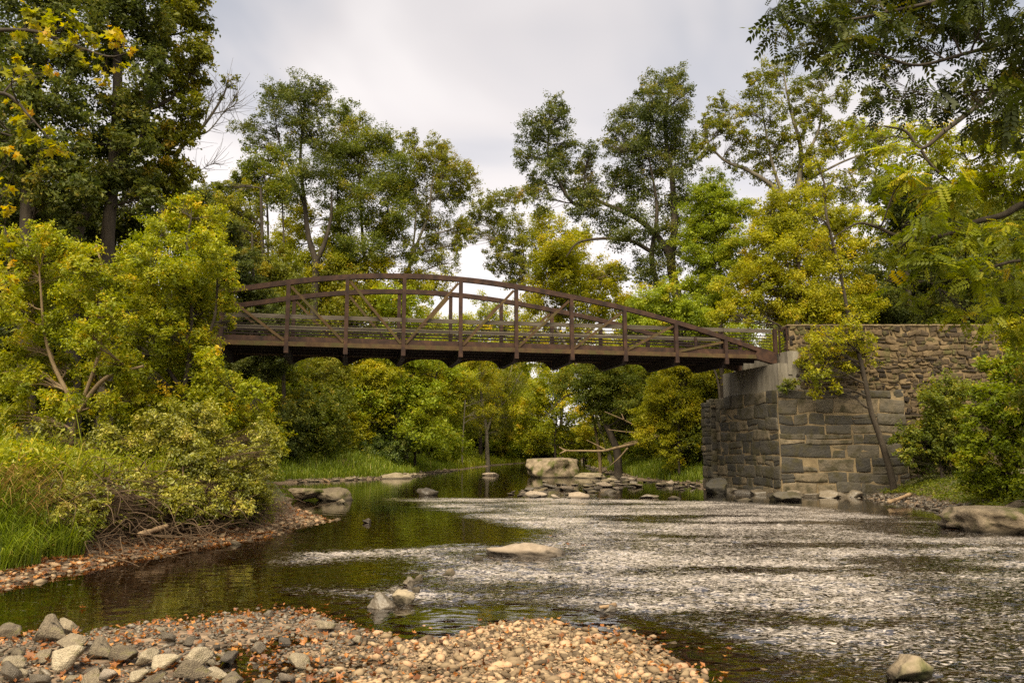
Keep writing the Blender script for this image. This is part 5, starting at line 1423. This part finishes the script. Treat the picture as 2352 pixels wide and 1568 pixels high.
SHR = []
for k in range(5):
    r = np.random.default_rng(950 + k)
    Lb = np.array([(r.normal(0, .9), r.normal(0, .9), r.uniform(.5, 2.9), *([r.uniform(.55, .95)] * 3)) for q in range(13)])
    lf = .15
    nl = (4.2 * PI * Lb[:, 3] * Lb[:, 5] / (lf * lf * .5)).astype(int)
    P, O, T, subs = crown_points(Lb, nl, r)
    V, Q, t = leaves_from(P, lf, r, out=O, tint=T, up=.7)
    cr = mesh_np('crown', V, Q, mat=M[['dark', 'mid', 'bright', 'yellow', 'olive'][k]], tint=t)
    cp = curve_pts([(0, 0, -.3), (.1, 0, .8), (0, .1, 1.6), (.05, 0, 2.4)], 4); rad = np.linspace(.06, .02, len(cp))
    mb = MB(); mb.tube(cp, rad, 6, cap=False); grow_branches(mb, [(cp, rad)], subs, r, twig=False)
    SHR.append((mb.mesh('stem', M['bark'], smooth=True), cr))
SKN = ['dark green', 'mid green', 'light green', 'golden yellow', 'olive']


def shrub(x, y, s, k, side):
    e = empty('woodland_shrub', (x, y, gz(x, y)), '%s shrub in the understorey of the %s' % (SKN[k], side), 'shrub', '%s shrubs of the %s' % (SKN[k], side))
    for nm, me_ in zip(('stem', 'crown'), SHR[k]):
        o = bpy.data.objects.new(nm, me_); col.objects.link(o); o.parent = e
    e.rotation_euler = (0, 0, rr.uniform(0, 6.28)); e.scale = (s * rr.uniform(.9, 1.3), s * rr.uniform(.9, 1.3), s)


wr = np.random.default_rng(77)
sp_ = []
def try_shrub(n_, y0, y1, e0, e1, sides, s0, s1, ks, side):
    c = 0; tries = 0
    while c < n_ and tries < 900:
        tries += 1
        y = wr.uniform(y0, y1); e = wr.uniform(e0, e1)
        x = xl(y) - e if wr.choice(sides) == 0 else xr(y) + e
        if x > 9 and y < 45: continue
        if any(math.hypot(x - a, y - b_) < 1.6 for a, b_ in sp_): continue
        sp_.append((x, y)); shrub(x, y, wr.uniform(s0, s1), int(wr.choice(ks)), side); c += 1
try_shrub(34, 38, 75, 4.0, 16, [0], .8, 1.5, [1, 1, 2, 2, 3, 4], 'left slope beyond the bridge')
try_shrub(22, 46, 75, 2.5, 14, [1], .8, 1.4, [1, 2, 2, 3, 3], 'right slope beyond the bridge')
try_shrub(60, 75, 125, 2.0, 16, [0, 1], .9, 1.6, [1, 1, 2, 2, 3, 4], 'far bend of the stream')
def shrub_row(n_, y0, y1, side):
    for q in range(n_):
        x = wr.uniform(-24, 34); y = wr.uniform(y0, y1)
        if xl(y) - .5 < x < xr(y) + .5 and y < 122: continue
        shrub(x, y, wr.uniform(1.2, 2.2), int(wr.choice([1, 2, 2, 3, 3, 4])), side)
shrub_row(60, 122, 146, 'far bend of the stream')
placed = []
def try_wood(x0, x1, y0, y1, n_, s0, s1, ks, side, gap=2.8):
    c = 0; tries = 0
    while c < n_ and tries < 600:
        tries += 1
        x, y = wr.uniform(x0, x1), wr.uniform(y0, y1)
        if xl(y) - 1.5 < x < xr(y) + 1.5: continue
        if any(math.hypot(x - a, y - b_) < gap for a, b_ in placed): continue
        if 26 < y < 38 and x > -16: continue
        placed.append((x, y)); wood(x, y, wr.uniform(s0, s1), int(wr.choice(ks)), side); c += 1
try_wood(-34, -14, 34, 60, 16, .55, .85, [0, 1, 2, 3, 4], 'left slope beyond the bridge')
try_wood(-45, -8, 60, 105, 34, .7, 1.1, [1, 2, 3, 4, 4], 'left slope beyond the bridge')
try_wood(-30, -15, 17, 32, 14, .7, .95, [0, 0, 1, 2], 'left bank', gap=2.2)
try_wood(-48, -30, 20, 60, 8, .9, 1.2, [0, 0, 1], 'left bank')
try_wood(11, 26, 46, 70, 12, .5, .75, [0, 1, 1, 2, 4], 'right slope beyond the bridge')
try_wood(10, 50, 70, 110, 30, .7, 1.05, [1, 2, 3, 3, 4], 'right slope beyond the bridge')
try_wood(19, 42, 38, 60, 12, .7, 1.0, [0, 0, 0, 1], 'ground behind the stone wall')
try_wood(-26, 34, 112, 150, 44, .8, 1.1, [1, 2, 3, 4, 4], 'far bend of the stream', gap=2.6)
try_wood(-80, 90, 150, 210, 30, .8, 1.2, [0, 1, 2, 3], 'far bend of the stream', gap=4)

# ---- grasses and low plants
r = np.random.default_rng(101)
def patch(n_, poly, zoff=0.0):
    P = np.array(poly); out = []
    X = r.uniform(P[:, 0].min(), P[:, 0].max(), n_ * 3); Y = r.uniform(P[:, 1].min(), P[:, 1].max(), n_ * 3)
    k = poly_sd(P, X, Y) > 0
    return X[k][:n_], Y[k][:n_]
Y = r.uniform(10.5, 13.7, 8000); X = xl(Y) - .5 - r.gamma(1.5, .55, 8000)
k = (X > -11)
X, Y = X[k], Y[k]
dens = vnoise(np.stack([X, Y, X * 0], -1), 1.4)
k = dens > -.25
X, Y = X[k], Y[k]
blades('grass', X, Y, ground_h(X, Y), .42, .006, r, 'grass', 'lush green grass tuft drooping to the pebbles at far left', 'grass', lean=.75)
n = 15000
Y = r.uniform(11.5, 20.5, n); X = xl(Y) - 1.5 - r.uniform(0, 7, n)
k = (r.random(n) < .55 + .45 * vnoise(np.stack([X, Y, X * 0], -1), .8))
X, Y = X[k], Y[k]
blades('weeds', X, Y, ground_h(X, Y), .62, .008, r, 'weeds', 'tall yellow-green weeds along the top of the left bank', 'weeds', lean=.6, wind=(.12, 0))
n = 450
Y = r.uniform(11.5, 13.8, n); X = xl(Y) - 1.35 - r.uniform(0, .8, n)
blades('straw', X, Y, ground_h(X, Y) - .05, .55, .007, r, 'straw', 'dry tan grass hanging over the edge of the left bank', 'dry grass', lean=1.4, wind=(.5, -.35))
n = 7000
Y = r.uniform(18.5, 30, n); X = xl(Y) - np.where(Y > 20, 1.7, .6) - r.uniform(0, 3.0, n)
blades('grass', X, Y, ground_h(X, Y), .45, .008, r, 'weeds', 'yellow-green grass on the tip of the left bank by the mossy boulders', 'grass', lean=.5)
n = 26000
Y = r.uniform(40, 80, n); X = xl(Y) - .5 - r.gamma(1.6, 1.6, n)
blades('grass', X, Y, ground_h(X, Y), .42, .020, r, 'grass', 'sunny green grass of the left shore seen under the bridge', 'grass', lean=.5)
n = 16000
Y = r.uniform(78, 140, n); sd = r.random(n) < .6
X = np.where(sd, xl(Y) - .2 - r.gamma(1.6, 2.5, n), xr(Y) + .2 + r.gamma(1.6, 2.0, n))
blades('grass', X, Y, ground_h(X, Y), .55, .035, r, 'weeds', 'far grass on the banks at the bend of the stream', 'grass', lean=.5)
n = 15000
Y = r.uniform(39.5, 70, n); X = xr(Y) + .4 + r.gamma(1.6, 1.2, n)
blades('grass', X, Y, ground_h(X, Y), .40, .017, r, 'grass', 'green grass on the far right shore beside the abutment', 'grass', lean=.5)
n = 16000
Y = np.concatenate([r.uniform(19, 32.2, 9000), r.uniform(5, 19, 7000)]); X = xr(Y) + .7 + r.gamma(1.6, .8, n)
P_ = np.stack([X, Y, ground_h(X, Y) + .08 + .12 * r.random(n)], -1)
V, Q, t = leaves_from(P_, .085, r, up=.9, tint=np.clip(r.normal(.4, .2, n), 0, 1))
link('ground_cover', mesh_np('ground_cover', V, Q, mat=M['mid'], tint=t), None, 'low green plants covering the right bank below the wall', 'ground cover', kind='stuff')
n = 30000
Y = r.uniform(38, 100, n); sd = r.random(n) < .5
X = np.where(sd, xl(Y) - 2.5 - r.gamma(2, 3, n), xr(Y) + 2.0 + r.gamma(2, 3, n))
k = ~((Y < 40) & (X > 8)); X, Y = X[k], Y[k]; n = len(X)
P_ = np.stack([X, Y, ground_h(X, Y) + r.gamma(1.5, .35, n)], -1)
V, Q, t = leaves_from(P_, .20, r, up=.7, tint=np.clip(r.normal(.4, .25, n), 0, 1))
link('undergrowth', mesh_np('undergrowth', V, Q, mat=M['mid'], tint=t), None, 'undergrowth on the forest floor beyond the bridge', 'undergrowth', kind='stuff')
n = 26000
Y = r.uniform(10, 30, n); X = xl(Y) - 1.6 - r.gamma(2, 2.2, n)
P_ = np.stack([X, Y, ground_h(X, Y) + r.gamma(1.5, .28, n)], -1)
V, Q, t = leaves_from(P_, .085, r, up=.8, tint=np.clip(r.normal(.45, .25, n), 0, 1))
link('undergrowth', mesh_np('undergrowth', V, Q, mat=M['vine'], tint=t), None, 'leafy undergrowth under the bushes of the left bank', 'undergrowth', kind='stuff')
n = 22000
Y = r.uniform(12.6, 21, n); X = xl(Y) - .75 - r.gamma(2, .55, n)
k = vnoise(np.stack([X, Y, X * 0], -1), 1.6) > -.3
X, Y = X[k], Y[k]; n = len(X)
P_ = np.stack([X, Y, ground_h(X, Y) + r.gamma(1.4, .16, n)], -1)
V, Q, t = leaves_from(P_, .06, r, up=.7, tint=np.clip(r.normal(.4, .28, n), 0, 1), droop=.5)
link('undergrowth', mesh_np('undergrowth', V, Q, mat=M['vine'], tint=t), None, 'trailing small-leaved vines over the slope of the left bank', 'undergrowth', kind='stuff')
n = 60000
Y = r.uniform(11.5, 19.5, n); X = xl(Y) - 1.7 - r.uniform(0, 6, n)
P_ = np.stack([X, Y, ground_h(X, Y) + .15 + .75 * r.random(n) ** .8 * (.6 + .5 * vnoise(np.stack([X, Y, X * 0], -1), .9))], -1)
V, Q, t = leaves_from(P_, .095, r, up=.7, tint=np.clip(r.normal(.42, .25, n), 0, 1), width=.36, droop=.4)
link('weeds', mesh_np('weeds', V, Q, mat=M['yellowgreen'], tint=t), None, 'narrow-leaved yellow-green weeds among the tall grass of the left bank', 'weeds', kind='stuff')
# roots and dead twigs hanging from the undercut left bank
mb = MB()
for k in range(520):
    y = r.uniform(13.6, 20.0); e = r.uniform(.35, 1.9); x = xl(y) - e
    p0 = np.array((x, y, gz(x, y) + r.uniform(0, .35)))
    d = np.array((r.uniform(.1, 1), r.normal(-.1, .7), r.uniform(-.35, .35))); d *= r.uniform(.4, 1.5)
    p2 = p0 + d; p2[2] = max(p2[2] - .25 * r.random(), .06)
    p1 = (p0 + p2) / 2 + r.normal(0, .13, 3) + (0, 0, .08)
    mb.tube(curve_pts([p0, p1, p2], 4), np.linspace(r.uniform(.007, .018), .004, 9), 4, cap=False)
link('exposed_roots', mb.mesh('exposed_roots', M['twig'], smooth=True), None, 'tangle of brown roots and dead twigs under the left bank', 'roots', kind='stuff')
def log(name, pts, r0, r1, label, Y=None, z=.1):
    P = [onz(p[0], p[1], p[2]) for p in pts]
    mb = MB(); cp = curve_pts(P, 5); mb.tube(cp, np.linspace(r0, r1, len(cp)) * (1 + .12 * r.normal(size=len(cp))), 8)
    link(name, mb.mesh(name, M['drift'], smooth=True), None, label, 'driftwood')
log('driftwood', [(318, 1228, .35), (350, 1218, .38), (383, 1208, .42)], .055, .045, 'short pale broken log caught in the roots of the left bank')
log('driftwood', [(2042, 1153, .12), (2066, 1144, .2), (2092, 1134, .28)], .075, .065, 'pale weathered log lying on the right bank below the wall')
log('driftwood', [(735, 1096, .12), (745, 1101, .08), (756, 1106, .04)], .09, .07, 'short log at the edge of the left grassy shore')
log('driftwood', [(1412, 1388, .03), (1398, 1392, .05), (1378, 1394, .06)], .03, .02, 'thin dark stick on the dark rock above the gravel bar')

# ------------------------------------------------------------------ sky, sun, exposure
w = bpy.data.worlds.new('World')
sc.world = w
w.use_nodes = True
nt = w.node_tree
nt.nodes.clear()
SUN_EL, SUN_AZ = math.radians(54), math.radians(190)      # high, behind the camera, a touch to the left (azimuth clockwise from +Y)
sky = N(nt, 'ShaderNodeTexSky'); sky.sky_type = 'NISHITA'; sky.sun_disc = False; sky.sun_elevation = SUN_EL; sky.sun_rotation = SUN_AZ
tc = N(nt, 'ShaderNodeTexCoord')
sx = N(nt, 'ShaderNodeSeparateXYZ'); nt.links.new(tc.outputs['Generated'], sx.inputs[0])
zc = N(nt, 'ShaderNodeMath', operation='MAXIMUM'); zc.inputs[1].default_value = .0; nt.links.new(sx.outputs[2], zc.inputs[0])
za = N(nt, 'ShaderNodeMath', operation='ADD'); za.inputs[1].default_value = .22; nt.links.new(zc.outputs[0], za.inputs[0])
dx = N(nt, 'ShaderNodeMath', operation='DIVIDE'); nt.links.new(sx.outputs[0], dx.inputs[0]); nt.links.new(za.outputs[0], dx.inputs[1])
dy = N(nt, 'ShaderNodeMath', operation='DIVIDE'); nt.links.new(sx.outputs[1], dy.inputs[0]); nt.links.new(za.outputs[0], dy.inputs[1])
cb = N(nt, 'ShaderNodeCombineXYZ'); nt.links.new(dx.outputs[0], cb.inputs[0]); nt.links.new(dy.outputs[0], cb.inputs[1])
cn = N(nt, 'ShaderNodeTexNoise'); cn.inputs['Scale'].default_value = 1.5; cn.inputs['Detail'].default_value = 4; cn.inputs['Roughness'].default_value = .45; cn.inputs['Distortion'].default_value = .5
nt.links.new(cb.outputs[0], cn.inputs['Vector'])
cc = ramp(nt, cn.outputs['Fac'], [(.30, (.42, .455, .53)), (.42, (.57, .57, .61)), (.52, (.72, .685, .69)), (.64, (.90, .855, .84)), (.78, (.97, .925, .90))])
hzr = N(nt, 'ShaderNodeMapRange'); hzr.inputs[1].default_value = .10; hzr.inputs[2].default_value = .50; hzr.inputs[3].default_value = 1; hzr.inputs[4].default_value = 0
nt.links.new(sx.outputs[2], hzr.inputs[0])
mh = N(nt, 'ShaderNodeMix'); mh.data_type = 'RGBA'; nt.links.new(hzr.outputs[0], mh.inputs[0]); nt.links.new(cc, mh.inputs[6]); mh.inputs[7].default_value = (1.16, 1.08, 1.05, 1)
bgS = N(nt, 'ShaderNodeBackground'); bgS.inputs['Strength'].default_value = .06; nt.links.new(sky.outputs[0], bgS.inputs['Color'])
bgC = N(nt, 'ShaderNodeBackground'); bgC.inputs['Strength'].default_value = .56; nt.links.new(mh.outputs[2], bgC.inputs['Color'])
cov = ramp(nt, cn.outputs['Fac'], [(.30, (.72, .72, .72)), (.46, (.97, .97, .97))])
ms = N(nt, 'ShaderNodeMixShader'); nt.links.new(cov, ms.inputs[0]); nt.links.new(bgS.outputs[0], ms.inputs[1]); nt.links.new(bgC.outputs[0], ms.inputs[2])
o_ = N(nt, 'ShaderNodeOutputWorld'); nt.links.new(ms.outputs[0], o_.inputs[0])

ld = bpy.data.lights.new('sun', 'SUN')
ld.energy = 4.6; ld.angle = math.radians(60); ld.color = (1.0, .88, .66)
sun = bpy.data.objects.new('sun', ld); col.objects.link(sun)
sd_ = Vector((math.sin(SUN_AZ) * math.cos(SUN_EL), math.cos(SUN_AZ) * math.cos(SUN_EL), math.sin(SUN_EL)))
sun.rotation_euler = (-sd_).to_track_quat('-Z', 'Y').to_euler()
sun.location = (0, -20, 60)

sc.view_settings.view_transform = 'Standard'
sc.view_settings.look = 'None'
sc.view_settings.gamma = 1
sc.view_settings.exposure = 1.0
cy = sc.cycles
cy.use_denoising = False
cy.max_bounces = 7; cy.diffuse_bounces = 3; cy.glossy_bounces = 3; cy.transmission_bounces = 3; cy.transparent_max_bounces = 10
cy.caustics_reflective = False; cy.caustics_refractive = False
cy.sample_clamp_indirect = 4
print('leaf faces', NLEAF)
